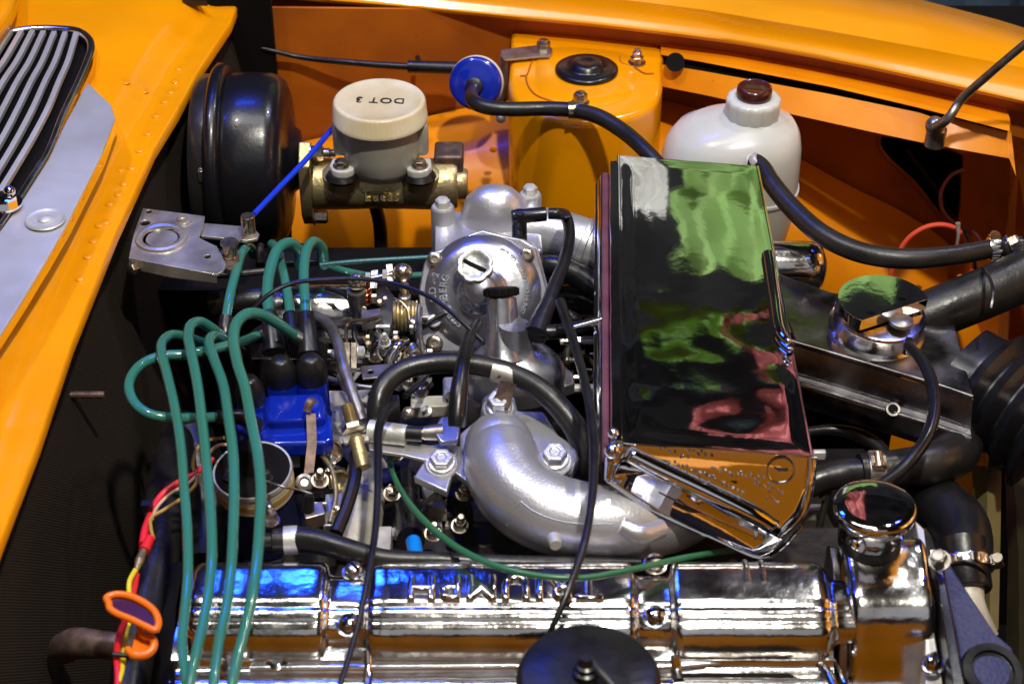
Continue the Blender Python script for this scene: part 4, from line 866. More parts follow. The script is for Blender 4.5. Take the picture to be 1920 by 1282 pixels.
# pale chain cover edge
ce = thing('timing_cover_edge', 'pale alloy timing cover flange on the right end of the polished cover', 'cover flange', Q(1755, 1180, -.1))
slab('flange', [(1716, 975, -.035), (1732, 990, -.035), (1742, 1080, -.04), (1750, 1180, -.048), (1770, 1300, -.06), (1735, 1300, -.06), (1735, 1100, -.045), (1728, 1050, -.04)], .04, 'bright', ce, .001)
slot_screw(1748, 1244, -.048, .0060, ce, 1.2)
build('gasket', plate(QL([(1744, 1030, -.045), (1750, 1030, -.045), (1775, 1180, -.055), (1795, 1300, -.065), (1780, 1300, -.065)]), Z * -.03), 'nut', ce)
# filler cap
oc = thing('oil_filler_cap', 'round domed chrome oil filler cap on the right end of the polished cover', 'filler cap', Q(1642, 985, -.02))
P = Q(1641, 948, .012); k = K(P)
build('cap', lathe(P, Vc((0, .03, 1)), [(58 * k, -.030), (62 * k, -.020), (62 * k, -.014), (70 * k, -.010), (76 * k, -.006), (78 * k, -.002), (77 * k, .0006), (73 * k, .0018), (55 * k, .0024), (25 * k, .0028), (.0001, .0028)], 80), 'chrome', oc, sharp=60)
build('seal', lathe(P, Z, [(60 * k, -.036), (62 * k, -.026), (58 * k, -.024)], 48), 'rubber', oc)

# ================================================================== REAR CARBURETTOR
c1 = thing('rear_carburettor', 'rear carburettor with round cast cover, lettering and lobed damper knob', 'carburettor', Q(905, 620, -.08))
cax = Vc((-.06, -.78, .62)).normalized()
cp0 = Q(905, 548, -.010); k = K(cp0); cu = X - cax * X.dot(cax); cu.normalize(); cv = cax.cross(cu)  # cv ~ up in the picture
if cv.z < 0: cv = -cv
CP = lambda dx, dy, h=0.0: cp0 + cu * (dx * k) + cv * (-dy * k * 1.0) + cax * h
build('suction_cover', lathe(cp0, cax, [(112 * k, -.020), (112 * k, -.004), (108 * k, .000), (103 * k, .002), (97 * k, .006), (86 * k, .0092), (70 * k, .0105), (50 * k, .011), (42 * k, .013), (36 * k, .022), (30 * k, .030), (24 * k, .034), (.0001, .034)], 96), 'carb', c1, sharp=60)
ear = [(-112, -55), (-100, -78), (-80, -80), (-50, -100), (-20, -112), (0, -118), (22, -112), (55, -104), (74, -100), (100, -84), (106, -60), (122, 0), (124, 50), (112, 92), (90, 112), (-70, 112), (-104, 108), (-118, 90), (-118, 40), (-122, 0)]
build('cover_flange', plate([CP(a, b, -.002) for a, b in ear], cax * -.007), 'carb', c1, bevel=.0015)
build('flange_web', plate([CP(a * 1.02, b * 1.02, -.011) for a, b in ear], cax * -.012), 'alu', c1, bevel=.0015)
def cscrew(dx, dy, par=None, m='nut', r=.0064, h=.0055):
    P = CP(dx, dy, -.001); o = build('cover_screw', lathe(P, cax, [(r, 0), (r, h * .8), (r * .85, h), (r * .45, h), (r * .4, h * .5), (.0001, h * .5)], 24), m, c1, sharp=50); return o
cscrew(-90, -62); cscrew(83, -68); cscrew(-90, 96, r=.0072)
build('vent_plug', lathe(CP(-90, 54, .004), Vc((-.1, -.5, .8)), [(13.5 * k, -.03), (13.5 * k, -.0005), (12.5 * k, 0), (.0001, 0)], 30), 'plastic', c1)
build('vent_plug_face', lathe(CP(-90, 54, .0042), Vc((-.1, -.5, .8)), [(13 * k, 0), (13 * k, .0012), (11 * k, .0018), (3 * k, .0018), (2 * k, .0008), (.0001, .0008)], 30), 'bright', c1)
# lobed damper knob
kn = CP(-9, -42, .028); kax = Vc((-.05, -.62, .78)).normalized()
build('damper_stem', lathe(kn, kax, [(16 * k, -.03), (16 * k, 0)], 24), 'carb', c1)
build('damper_knob', lathe(kn, kax, [(29 * k, -.003), (33 * k, -.001), (33.5 * k, .004), (31.5 * k, .0062), (28 * k, .0066), (23 * k, .0052), (12 * k, .0040), (.0001, .0046)], 96, mod=lambda t, i: 1 + (.085 * abs(math.sin(4 * t)) - .05)), 'knob', c1, sharp=50)
ku, kv, _ = frame(kax)
dd = (ku * math.cos(R(-28)) + (kv if kv.z > 0 else -kv) * math.sin(R(-28))).normalized()
build('knob_slot', wob(box(kn + kax * .0052, dd * (23 * k), dd.cross(kax) * (3.2 * k), kax * .0006), .001, 90), 'dark', c1)
# lettering round the cover
def arc_text(s, r, a0, a1, h, inward=False):
    gs = []
    for i, ch in enumerate(s):
        if ch == ' ': continue
        a = R(a0 + (a1 - a0) * i / max(1, len(s) - 1)); d = cu * math.cos(a) + cv * math.sin(a)
        t = (-cu * math.sin(a) + cv * math.cos(a))
        uu, ww = (t, -d) if inward else (-t, d)
        gs.append(text(ch, cp0 + d * (r * k) + cax * (.0112 - max(0, r - 72) * .00014), uu, ww, h, .0016, 1, .012))
    return join(*gs)
build('cast_lettering', arc_text('STROMBERG', 72, 236, 160, .0088), 'carb', c1)
build('cast_lettering', arc_text('CD-2', 92, 188, 160, .0085), 'carb', c1)
build('cast_lettering', arc_text('BY ZENITH CARBURETTER Co LTD', 85, -38, 64, .0056, True), 'carb', c1)
build('top_boss', lathe(Q(905, 470, .006), Z, [(26 * k, -.03), (24 * k, -.006), (15 * k, .004), (14 * k, .009)], 30), 'alu', c1)
build('top_plug', hexn(Q(906, 455, .012), Z, .0062, .0085), 'rust', c1)
build('vent_ear', lathe(Q(985, 470, .004), Z, [(28 * k, -.03), (26 * k, -.004), (20 * k, .004), (18 * k, .006)], 30), 'bright', c1)
# silver casting behind
si = thing('rear_intake_casting', 'silver painted intake casting with domed centre and bolted pillars behind the rear carburettor', 'intake casting', Q(950, 440, -.08))
zi = .0
def pillar(px, py, z, r, hpx, m='silver'):
    P = Q(px, py, z); k_ = K(P); build('pillar', lathe(P, Z, [(r * k_, -hpx * k_ / .82), (r * .97 * k_, -.0015), (r * .9 * k_, 0)], 32), m, si, sharp=50)
    build('pillar_bolt', hexn(P + Z * .0008, Z, r * .62 * k_, .0075), 'bright', si)
pillar(830, 388, .0, 23, 110); pillar(994, 364, .0, 22, 120)
P = Q(928, 420, -.02); k_ = K(P)
build('dome', lathe(P, Vc((0, 0, 1)), [(66 * k_, -.06), (66 * k_, -.002), (63 * k_, .014), (54 * k_, .026), (38 * k_, .0345), (20 * k_, .0385), (.0001, .0395)], 56, sy=.75), 'silver', si, sharp=60)
slab('casting_web', [(815, 395, -.015), (870, 395, -.015), (990, 372, -.015), (1012, 380, -.015), (1018, 470, -.015), (815, 490, -.015)], .03, 'silver', si, .003)
build('outlet_pipe', tube([(960, 440, -.03), (1020, 435, -.025), (1085, 455, -.03), (1160, 485, -.04)], [48, 46, 50, 52], seg=36), 'silver', si)
build('outlet_lip', lathe(Q(1092, 458, -.031), (Q(1160, 485, -.04) - Q(1040, 440, -.027)), [(50 * k_, 0), (54 * k_, .001), (54 * k_, .006), (51 * k_, .007)], 40), 'silver', si)
# vent elbow and hose of the rear carburettor
ve = thing('vent_hose', 'black right-angle vent elbow and hose looping beside the rear carburettor', 'hose', Q(1020, 500, 0))
Pa, Pb, Pc = Q(974, 462, .004), Q(974, 408, .006), Q(1030, 395, .004)
Pb = Pa + Z * .030
Pc = Pb + Vc((.029, .004, .001))
build('elbow', join(lathe(Pa, Z, [(14 * k, 0), (14.5 * k, .002), (14.5 * k, .030), (11 * k, .036)], 28), lathe(Pb + Vc((-.0068, -.0005, .0)), (Pc - Pb), [(13 * k, 0), (14 * k, .001), (14 * k, .030)], 28)), 'plastic', ve, bevel=.0006)
build('hose', tube([Pc - X * .004, Pc + X * .004, Q(1062, 408, .012), Q(1068, 440, .010), Q(1058, 490, .008), Q(1036, 545, .008), Q(1020, 590, .006)], [10.5, 11, 11, 11, 12, 13, 13], seg=18), 'rubber', ve)
build('boot', tube([(1030, 565, .008), (1014, 600, .004), (1004, 628, .000)], [15, 19, 24], seg=20), 'rubber', ve)
build('cross_pipe', tube([(960, 612, -.004), (1010, 622, .0), (1060, 620, .0), (1130, 600, .004)], [15, 15, 14, 8], seg=18), 'plastic', ve)
build('pipe_nipple', tube([(1075, 615, .003), (1135, 598, .008)], [7, 7], seg=14), 'chrome', ve)
single('manifold_hose', 'thick black hose entering under the left edge of the chrome box', 'hose', tube([(1000, 500, -.04), (1045, 500, -.035), (1090, 520, -.04), (1150, 565, -.05)], [22, 22, 24, 25], seg=22), 'rubber')
single('lower_manifold_pipe', 'dark ribbed pipe below the thick black hose by the chrome box', 'pipe', tube([(1010, 560, -.07), (1070, 555, -.07), (1150, 580, -.075)], [16, 22, 26], seg=18, rib=(.04, .004)), 'semi')

# ================================================================== FRONT CARBURETTOR
c2 = thing('front_carburettor', 'front carburettor with tall neck, serrated black cap and bell shaped cover', 'carburettor', Q(960, 700, -.08))
P = Q(945, 690, -.040); k2 = K(P); nax = Vc((-.05, .50, .86)).normalized()
build('bell_cover', lathe(Q(965, 700, -.045), Z, [(96 * k2, -.012), (96 * k2, 0), (92 * k2, .008), (78 * k2, .016), (58 * k2, .021), (42 * k2, .024), (34 * k2, .030), (29 * k2, .05)], 64, sy=.8), 'carb', c2, sharp=60)
NP = Q(945, 648, -.018)
build('neck', lathe(NP, nax, [(44 * k2, -.012), (34 * k2, .0), (29 * k2, .018), (27 * k2, .036), (26 * k2, .040), (.0001, .040)], 60, mod=lambda t, i: 1 + .06 * (abs(math.cos(2 * t + .6)) ** 6)), 'carb', c2, sharp=60)
for a in (-110, -60):
    t = R(a); d = X * math.cos(t) + Y * math.sin(t)
    build('neck_rib', tube([NP + d * (40 * k2) - Z * .010, NP + d * (31 * k2) + nax * .014, NP + d * (27 * k2) + nax * .036], 5, seg=10), 'carb', c2)
TPc = NP + nax * .042
build('serrated_cap', lathe(TPc, nax, [(28 * k2, -.001), (31 * k2, 0), (31 * k2, .005), (29 * k2, .0062), (12 * k2, .006), (.0001, .006)], 120, mod=lambda t, i: 1 + (.09 if math.sin(16 * t) > 0 else 0) if i in (1, 2) else 1), 'dark', c2, sharp=40)
slab('body_flange', [(872, 690, -.052), (1062, 686, -.052), (1076, 700, -.052), (1078, 718, -.052), (1050, 726, -.052), (880, 726, -.052)], .012, 'carb', c2, .002)
slab('body_casting', [(830, 706, -.066), (1060, 704, -.066), (1062, 745, -.066), (830, 748, -.066)], .03, 'alu', c2, .002)
build('flange_screw', hexn(Q(1042, 694, -.050), Z, .006, .004), 'carb', c2)
build('side_arm', tube([(1010, 660, -.03), (1030, 668, -.034), (1048, 690, -.045)], [8, 8, 8], seg=12), 'carb', c2)

# ================================================================== FRONT INTAKE ELBOW
el = thing('front_intake_elbow', 'large silver painted curved intake elbow in front of the air cleaner', 'intake elbow', Q(1000, 930, -.06))
pts = [(938, 838, -.020), (940, 850, -.020), (945, 880, -.022), (968, 920, -.026), (1015, 955, -.030), (1085, 975, -.034), (1165, 982, -.038), (1245, 975, -.045), (1300, 955, -.055)]
elg = tube(pts, [60, 68, 74, 76, 76, 74, 70, 64, 58], seg=48, res=10)
build('elbow_pipe', elg, 'silver', el)
P = Q(936, 838, -.020); k_ = K(P)
build('elbow_dome', ball(P + Z * .0, 66 * k_, 48), 'silver', el, sharp=180)
build('casting_seam', join(stick(elg, [(938, 1030), (950, 985), (968, 948), (976, 940)], 1.8), stick(elg, [(976, 940), (1000, 958), (1040, 974), (1090, 982), (1150, 982)], 1.8)), 'silver', el)
fz = -.030
slab('mount_flange', [(862, 812, fz), (900, 780, fz), (905, 745, fz), (935, 722, fz), (965, 745, fz), (972, 770, fz), (1020, 772, fz), (1048, 815, fz), (1080, 835, fz), (1086, 858, fz), (1072, 884, fz), (1040, 900, fz), (1000, 900, fz), (900, 900, fz), (862, 868, fz)], .010, 'silver', el, .002)
slab('mount_flange', [(776, 893, -.032), (800, 855, -.032), (797, 835, -.032), (848, 828, -.032), (884, 848, -.032), (880, 905, -.032), (850, 880, -.032), (838, 921, -.032)], .007, 'silver', el, .0015)
def wbolt(px, py, z, r, h, lean=Vc((0, -.25, 1))):
    P = Q(px, py, z); a = lean.normalized()
    build('washer', lathe(P, a, [(r * 1.45, -.003), (r * 1.45, 0), (r * 1.3, .001)], 40), 'silver', el)
    build('flange_bolt', join(lathe(P, a, [(r * 1.15, 0), (r * 1.15, h * .35), (r * .98, h * .4)], 40), lathe(P, a, [(r, h * .35), (r, h * .9), (r * .88, h), (r * .5, h), (r * .42, h * .9), (.0001, h * .9)], 6)), 'silver', el, bevel=.0005)
wbolt(935, 766, -.020, .0092, .014); wbolt(828, 870, -.030, .0092, .010); wbolt(1040, 864, -.020, .0096, .013)
build('cast_lug', tube([(1165, 985, .0), (1200, 1000, -.005), (1240, 990, -.01)], [16, 20, 18], seg=16), 'silver', el)
build('cast_lug', tube([(1038, 1008, -.0), (1042, 1022, .001)], [14, 11], seg=16), 'bright', el)
build('cast_lug', tube([(1240, 1000, -.05), (1290, 1008, -.055)], [20, 16], seg=16), 'silver', el)
# arm at left: tab and roller
arm = thing('cable_arm_bracket', 'pale alloy arm with folded tab left of the silver elbow', 'bracket', Q(750, 830, -.03))
slab('arm_plate', [(690, 830, -.024), (765, 828, -.026), (860, 842, -.028), (850, 862, -.028), (800, 862, -.028), (755, 852, -.026), (692, 843, -.024)], .003, 'silver', arm, .0008)
build('folded_tab', tube([(692, 808, -.018), (762, 816, -.018)], [22, 20], seg=20), 'bright', arm)
build('roller', tube([(762, 812, -.018), (792, 814, -.018)], 15, seg=18), 'rubber', arm)
build('brass_collar', tube([(786, 812, -.018), (796, 812, -.018)], 12, seg=16), 'nut', arm)
build('link_rod', tube([(794, 812, -.018), (830, 810, -.018)], [13, 17], seg=18), 'steel', arm)
slab('link_plate', [(826, 782, -.012), (845, 778, -.012), (862, 800, -.014), (858, 826, -.016), (826, 828, -.016), (812, 806, -.014)], .004, 'carb', arm, .001)
build('ball_joint', ball(Q(766, 775, -.02), .0055), 'nut', arm)

# ================================================================== FOREGROUND HOSES AND CABLES
bh2 = thing('breather_arch_hose', 'thick glossy black hose arching over the front carburettor base', 'hose', Q(880, 700, 0))
build('hose', tube([(712, 815, -.03), (706, 775, -.012), (716, 730, .0), (752, 696, .006), (810, 681, .008), (880, 682, .008), (950, 697, .004), (1010, 728, -.002), (1055, 770, -.012), (1085, 815, -.025), (1105, 880, -.05)], [18, 19, 20, 20, 20, 20, 20, 21, 22, 23, 24], seg=24), 'hose', bh2)
P = Q(948, 696, .0045); k_ = K(P)
build('hose_clip', lathe(P - Vc((.010, -.002, 0)), Vc((1, -.25, -.15)), [(20.8 * k_, 0), (22 * k_, 0), (22 * k_, .019), (20.8 * k_, .019)], 36), 'zinc', bh2)
build('clip_tail', plate(QL([(938, 712, .008), (968, 720, .004), (952, 768, -.012), (925, 752, -.010)]), Z * -.0015), 'rust', bh2)
single('damper_hose', 'black rubber hose dropping in front of the arch hose to the silver elbow', 'hose', tube([(895, 608, .012), (880, 635, .020), (868, 680, .028), (861, 730, .022), (857, 780, .010), (856, 800, .004)], [11, 12, 13, 17, 18, 16], seg=18), 'rubber')
single('throttle_cable', 'thin black cable crossing from the teal leads over the rear carburettor', 'cable', tube([(466, 590, .010), (500, 555, .022), (545, 532, .028), (610, 524, .030), (680, 523, .030), (750, 535, .030), (815, 562, .030), (862, 600, .026), (905, 640, .016)], 4.4, seg=10), 'rubber')
single('choke_cable', 'black cable running from the alloy arm down over the polished cover to the bottom edge', 'cable', tube([(742, 762, .0), (722, 775, .012), (710, 805, .016), (709, 860, .018), (708, 930, .018), (702, 1010, .018), (688, 1090, .018), (666, 1190, .012), (636, 1290, .008), (610, 1380, .0)], [9, 9, 9, 8, 7, 7, 6, 6, 6, 6], seg=12), 'rubber')
single('heater_control_cable', 'slim black cable curving down beside the chrome box to the round black cap', 'cable', tube([(1050, 566, .022), (1062, 600, .024), (1080, 655, .028), (1096, 715, .032), (1110, 790, .034), (1114, 870, .036), (1108, 950, .036), (1092, 1030, .034), (1064, 1110, .026), (1036, 1175, .012), (1022, 1205, .0)], [10, 10, 9, 9, 9, 9, 8, 8, 7, 6, 6], seg=14), 'rubber')
single('green_vacuum_pipe', 'thin green tube sweeping under the silver elbow', 'tube', tube([(728, 850, -.05), (738, 890, -.045), (765, 940, -.035), (810, 990, -.025), (870, 1034, -.016), (940, 1064, -.010), (1020, 1080, -.008), (1100, 1082, -.010), (1180, 1068, -.014), (1280, 1046, -.03), (1380, 1030, -.07)], [5, 5, 6, 7, 7, 7, 6, 6, 6, 6, 6], seg=12), 'green')
single('coolant_pipe', 'black rubber coolant hose lying behind the polished cover at left', 'hose', tube([(540, 1010, -.03), (590, 1014, -.028), (650, 1030, -.028), (720, 1046, -.03), (830, 1050, -.035), (960, 1056, -.04), (1200, 1060, -.05)], [25, 24, 22, 18, 16, 16, 16], seg=22), 'hose')
hc = thing('hose_connection', 'pale ring clamp and dark fitting on the left end of the coolant hose', 'clamp', Q(530, 1010, -.04))
P = Q(548, 1012, -.03); k_ = K(P)
build('ring', lathe(P, Vc((-1, -.08, 0)), [(24 * k_, -.004), (27 * k_, -.004), (27 * k_, .006), (24 * k_, .006)], 36), 'bright', hc)
build('fitting', lathe(P, Vc((-1, -.08, 0)), [(23 * k_, 0), (23 * k_, .014), (16 * k_, .015), (16 * k_, .022)], 30), 'semi', hc)
build('clamp_bolt', hexn(Q(507, 975, -.02), Vc((0, 0, 1)), .0055, .008, True, True), 'nut', hc)
db = thing('blue_sender', 'bright blue plastic plug on a dark sleeve behind the polished cover', 'sender', Q(780, 1030, -.05))
build('sleeve', tube([(760, 900, -.085), (765, 960, -.07), (770, 1012, -.055)], [24, 25, 27], seg=22), 'plastic', db)
build('plug', tube([(775, 1015, -.05), (782, 1042, -.045), (798, 1058, -.043)], [15, 14, 12], seg=16), 'sky', db)
rb = thing('round_breather_cap', 'round matt black breather cap with black fitting at the bottom edge', 'cap', Q(1100, 1260, -.02))
P = Q(1104, 1262, .020); k_ = K(P)
build('cap', lathe(P, Z, [(128 * k_, -.040), (134 * k_, -.016), (137 * k_, -.010), (136 * k_, -.004), (130 * k_, -.0005), (124 * k_, .0005), (60 * k_, .0015), (.0001, .002)], 80), 'rubber', rb, sharp=60)
build('centre_fitting', lathe(Q(1098, 1262, .024), Z, [(24 * k_, -.004), (24 * k_, .003), (18 * k_, .004), (20 * k_, .008), (14 * k_, .009), (10 * k_, .014)], 30), 'plastic', rb)
build('spigot', tube([(1104, 1236, .030), (1128, 1262, .030), (1152, 1290, .028)], [9, 10, 10], seg=14), 'semi', rb)

# ================================================================== IGNITION LEADS
LG = 'teal spark plug leads'
def lead(label, pts, r=10.5, boots=(), group=LG):
    t = thing('spark_plug_lead', label, 'ignition lead', Q(*pts[len(pts) // 2]), group)
    build('cable', tube(pts, r * .93, seg=16), 'teal', t)
    for bp, br_ in boots: build('boot', tube(bp, br_, seg=18), 'rubber', t, sharp=60)
    return t
lead('teal lead looping farthest left and back to the boot under the others', [(486, 628, -.012), (455, 640, -.004), (410, 652, .004), (350, 664, .010), (300, 668, .012), (262, 686, .012), (242, 720, .012), (253, 756, .010), (283, 777, .008), (325, 783, .004), (370, 783, .0), (420, 781, -.004)], 10.5,
     [([(478, 632, -.012), (505, 622, -.016), (525, 640, -.03)], [14, 18, 20]), ([(405, 781, -.002), (455, 783, -.008), (480, 800, -.02)], [13, 15, 18])])
def zs(l, zz): return [(x, y, z) for (x, y), z in zip(l, zz)]
lead('leftmost of the four long teal leads hanging over the polished cover', zs([(388, 646), (350, 632), (322, 628), (304, 642), (303, 664), (310, 690), (327, 761), (339, 836), (345, 914), (351, 992), (352, 1080), (346, 1150), (341, 1200), (344, 1245), (352, 1300), (356, 1360)], [-.02, -.004, .008, .016, .020, .022, .026, .028, .03, .03, .03, .028, .026, .024, .02, .01]), 10.5, [([(382, 644, -.018), (400, 652, -.026)], [13, 15])])
lead('second from left of the four long teal leads over the polished cover', zs([(424, 640), (400, 618), (376, 604), (358, 610), (353, 632), (357, 655), (370, 720), (379, 790), (387, 867), (395, 961), (397, 1050), (391, 1110), (378, 1180), (363, 1245), (354, 1300), (350, 1360)], [-.02, .0, .014, .022, .026, .028, .03, .032, .034, .034, .034, .032, .03, .028, .024, .02]), 11, [([(416, 634, -.015), (440, 654, -.026)], [13, 16])])
lead('third from left of the four long teal leads over the polished cover', zs([(434, 650), (416, 634), (400, 630), (392, 640), (397, 662), (418, 720), (428, 780), (437, 851), (439, 920), (437, 995), (433, 1070), (425, 1135), (410, 1205), (400, 1282), (394, 1350)], [-.02, .0, .012, .018, .022, .028, .032, .034, .034, .034, .034, .032, .03, .026, .02]), 11, [([(426, 644, -.01), (446, 662, -.024)], [13, 16])])
lead('rightmost and highest looping of the four long teal leads over the polished cover', zs([(556, 632), (520, 606), (490, 590), (465, 588), (445, 604), (438, 632), (445, 680), (459, 725), (471, 790), (483, 851), (489, 914), (487, 976), (482, 1050), (474, 1110), (461, 1172), (441, 1250), (428, 1330)], [-.01, .012, .026, .034, .036, .036, .036, .036, .036, .036, .036, .036, .036, .034, .03, .026, .02]), 11.5,
     [([(546, 626, -.008), (580, 648, -.018), (600, 664, -.03)], [17, 21, 24])])
lead('leftmost of the upper teal leads, next to the zinc bracket', [(476, 478, -.03), (468, 464, -.018), (455, 472, -.008), (444, 505, -.004), (432, 550, -.004), (425, 590, -.01), (423, 612, -.014)], 10, [([(424, 594, -.010), (422, 625, -.018), (424, 655, -.03)], [13, 16, 18])])
lead('tallest arched of the upper teal leads', [(562, 500, -.03), (560, 470, -.010), (544, 456, .002), (524, 464, .006), (508, 500, .004), (501, 545, .0), (505, 600, -.006)], 11.5, [([(505, 588, -.004), (509, 620, -.01), (514, 660, -.02)], [15, 18, 23])])
lead('short teal lead crossing behind the tallest arched lead', [(510, 458, -.022), (519, 468, -.016), (528, 500, -.012), (538, 545, -.012), (545, 600, -.016)], 10, [([(544, 590, -.016), (550, 625, -.022), (560, 660, -.03)], [14, 18, 20])])
lead('rightmost of the upper teal leads, before the back clip', [(608, 500, -.03), (604, 466, -.010), (590, 453, .002), (577, 464, .006), (570, 500, .004), (571, 550, .0), (575, 600, -.006)], 10.5, [([(574, 590, -.004), (577, 625, -.010), (580, 665, -.02)], [15, 18, 23])])
cl_ = thing('lead_clip', 'black plastic comb clip holding the tops of the upper teal leads', 'clip', Q(545, 485, -.04))
slab('clip_bar', [(478, 474, -.032), (604, 468, -.032), (608, 488, -.032), (480, 494, -.032)], .006, 'plastic', cl_, .001)
for x in (487, 520, 566, 604): build('clip_finger', tube([(x, 492, -.03), (x, 472, -.022), (x + 3, 458, -.018)], [9, 9, 6], seg=10), 'plastic', cl_)

# ================================================================== DISTRIBUTOR + COIL
di = thing('distributor', 'distributor with glossy blue cap and black rubber lead boots', 'distributor', Q(545, 800, -.07))
for (a, b, r) in ((528, 706, 30), (584, 702, 31), (470, 742, 28)):
    P = Q(a, b, -.02); k_ = K(P)
    build('cap_tower', lathe(P, Z, [(r * 1.1 * k_, -.040), (r * k_, -.034), (r * .96 * k_, -.002), (r * .88 * k_, 0), (.0001, 0)], 40), 'blue', di, sharp=60)
    build('tower_boot', lathe(P, Z, [(r * .99 * k_, -.004), (r * .99 * k_, .004), (r * .9 * k_, .010), (r * .6 * k_, .016), (r * .5 * k_, .018), (.0001, .018)], 40), 'rubber', di, sharp=60)
slab('cap_base', [(a, b, -.034) for a, b in [(484, 806), (490, 782), (500, 770), (606, 764), (622, 780), (624, 822), (610, 830), (492, 832)]], .014, 'blue', di, .0025)
slab('cap_body', [(a, b, -.026) for a, b in [(492, 740), (606, 736), (612, 760), (610, 784), (500, 790), (492, 775)]], .02, 'blue', di, .005)
slab('cap_body', [(a, b, -.030) for a, b in [(440, 760), (500, 745), (500, 800), (462, 812), (440, 800)]], .02, 'blue', di, .005)
k_ = K(Q(545, 800, -.055))
build('distributor_body', lathe(Q(548, 815, -.065), Z, [(60 * k_, -.05), (72 * k_, -.01), (74 * k_, 0)], 40, sy=.6), 'semi', di)
build('spring_clip', join(plate(QL([(574, 775, -.018), (592, 775, -.018), (594, 830, -.03), (588, 885, -.045), (570, 888, -.045), (576, 830, -.03)]), Z * -.001), tube([(575, 772, -.016), (582, 752, -.010), (590, 750, -.012)], 5, seg=8, flat=(1.6, .5))), 'rust', di)
build('vacuum_bracket', plate(QL([(520, 838, -.06), (562, 834, -.06), (562, 870, -.06), (530, 872, -.06)]), Z * -.003), 'bright', di)
build('bracket_screw', hexn(Q(551, 852, -.058), Z, .004, .003), 'nut', di)
build('lead_socket', lathe(Q(571, 905, -.05), Vc((.1, -.6, .8)), [(.0075, 0), (.0065, .004), (.004, .005), (.003, .002)], 24), 'steel', di)
co = thing('ignition_coil', 'dark ignition coil with white rim and black top behind the long teal leads', 'ignition coil', Q(475, 960, -.1))
cax2 = Vc((-.05, -.12, 1)).normalized(); P = Q(474, 884, -.035); k_ = K(P); r = 74 * k_
build('coil_rim', lathe(P, cax2, [(r * .96, -.002), (r * 1.0, -.0025), (r * 1.02, 0), (r * 1.0, .0025), (r * .96, .002)], 64), 'bright', co)
build('coil_can', lathe(P, cax2, [(r * .9, -.075), (r * .93, -.070), (r * .93, -.023), (r * .935, -.0225), (r * .96, -.004), (r * .96, 0)], 56), 'purple', co, sharp=60)
build('coil_label', lathe(P, cax2, [(r * .99, -.018), (r * .995, -.004)], 56), 'cream', co)
build('label_stripe', lathe(P, cax2, [(r * 1.0, -.014), (r * 1.002, -.009)], 56), 'ochre', co)
build('coil_top', lathe(P, cax2, [(r * .955, .0021), (r * .93, .0026), (r * .85, .0026), (r * .4, .0035), (r * .32, .006), (r * .28, .028), (r * .22, .030), (.0001, .030)], 48), 'dark', co, sharp=60)
build('coil_terminal', join(hexn(P + Vc((.012, -.012, .004)), Z, .004, .006), hexn(P + Vc((-.016, -.010, .004)), Z, .004, .006)), 'semi', co)
single('coil_spring_wire', 'thin dark wire bridging from the coil rim to the small clip', 'wire', tube([(500, 902, -.02), (530, 912, -.02), (560, 918, -.026), (585, 926, -.03)], 2.5, seg=8), 'steel')
tc = thing('terminal_clip', 'small square steel clip with dark peg between coil and engine casting', 'clip', Q(585, 940, -.05))
slab('clip_base', [(568, 948, -.04), (604, 938, -.04), (610, 962, -.04), (572, 972, -.04)], .012, 'steel', tc, .001)
build('clip_peg', tube([(580, 928, -.028), (578, 956, -.04)], [9, 12], seg=14), 'rubber', tc)

# ================================================================== ZINC BRACKET + BLUE CABLE + LINKAGE
zb = thing('zinc_bracket', 'bare zinc plated bracket plate with pressed ring, left below the servo', 'bracket', Q(330, 450, -.02))
zz = .004
out_ = [(268, 390), (384, 405), (381, 425), (372, 444), (386, 452), (406, 461), (416, 478), (424, 497), (418, 508), (406, 515), (241, 484), (250, 440)]
hl = [circ(Q(303, 447, zz), Z, .0135, 24), circ(Q(272, 418, zz), Z, .0045, 14), circ(Q(389, 481, zz), Z, .0030, 14), circ(Q(279, 397, zz), Z, .0028, 12)]
build('plate', plate(QL([(a, b, zz) for a, b in out_]), Z * -.0025, hl), 'zinc', zb, bevel=.0006)
build('folded_edge', loft([QL([(241, 484, zz), (320, 499, zz), (406, 515, zz)]), [Q(241, 484, zz) + Vc((0, -.001, -.010)), Q(320, 499, zz) + Vc((0, -.001, -.011)), Q(406, 515, zz) + Vc((0, -.001, -.008))]]), 'zinc', zb)
build('pressed_ring', lathe(Q(303, 447, zz), Z, [(.0235, 0), (.0225, .0022), (.0200, .0030), (.0170, .0022), (.0155, -.002), (.0140, -.005), (.0125, -.010)], 56), 'zinc', zb)
build('ring_floor', lathe(Q(303, 447, zz), Z, [(.0135, -.010), (.0001, -.010)], 30), 'steel', zb)
build('rivet', lathe(Q(343, 413, zz), Z, [(.0105, 0), (.0100, .0008), (.0060, .0006), (.0055, .003), (.0035, .003), (.003, .001), (.0001, .001)], 30), 'zinc', zb)
build('swing_arm', plate(QL([(380, 418, 0), (455, 424, 0), (478, 430, 0), (486, 438, 0), (482, 447, 0), (462, 451, 0), (376, 442, 0)]), Z * -.003), 'zinc', zb, bevel=.0006)
P = Q(467, 438, 0); k_ = K(P)
build('cable_pin', lathe(P, Z, [(.0062, -.004), (.0062, .018), (.0056, .0188), (.0001, .0188)], 28), 'nut', zb)
build('pivot_post', join(lathe(Q(432, 488, -.004), Vc((.05, 0, 1)), [(.0085, -.006), (.0075, .004), (.0060, .006), (.0060, .016), (.008, .017), (.008, .019), (.0001, .0195)], 26)), 'nut', zb)
build('post_clevis', plate(QL([(412, 470, 0), (425, 462, 0), (446, 468, 0), (450, 490, 0), (432, 505, 0), (410, 500, 0)]), Z * -.006), 'rust', zb, bevel=.0008)
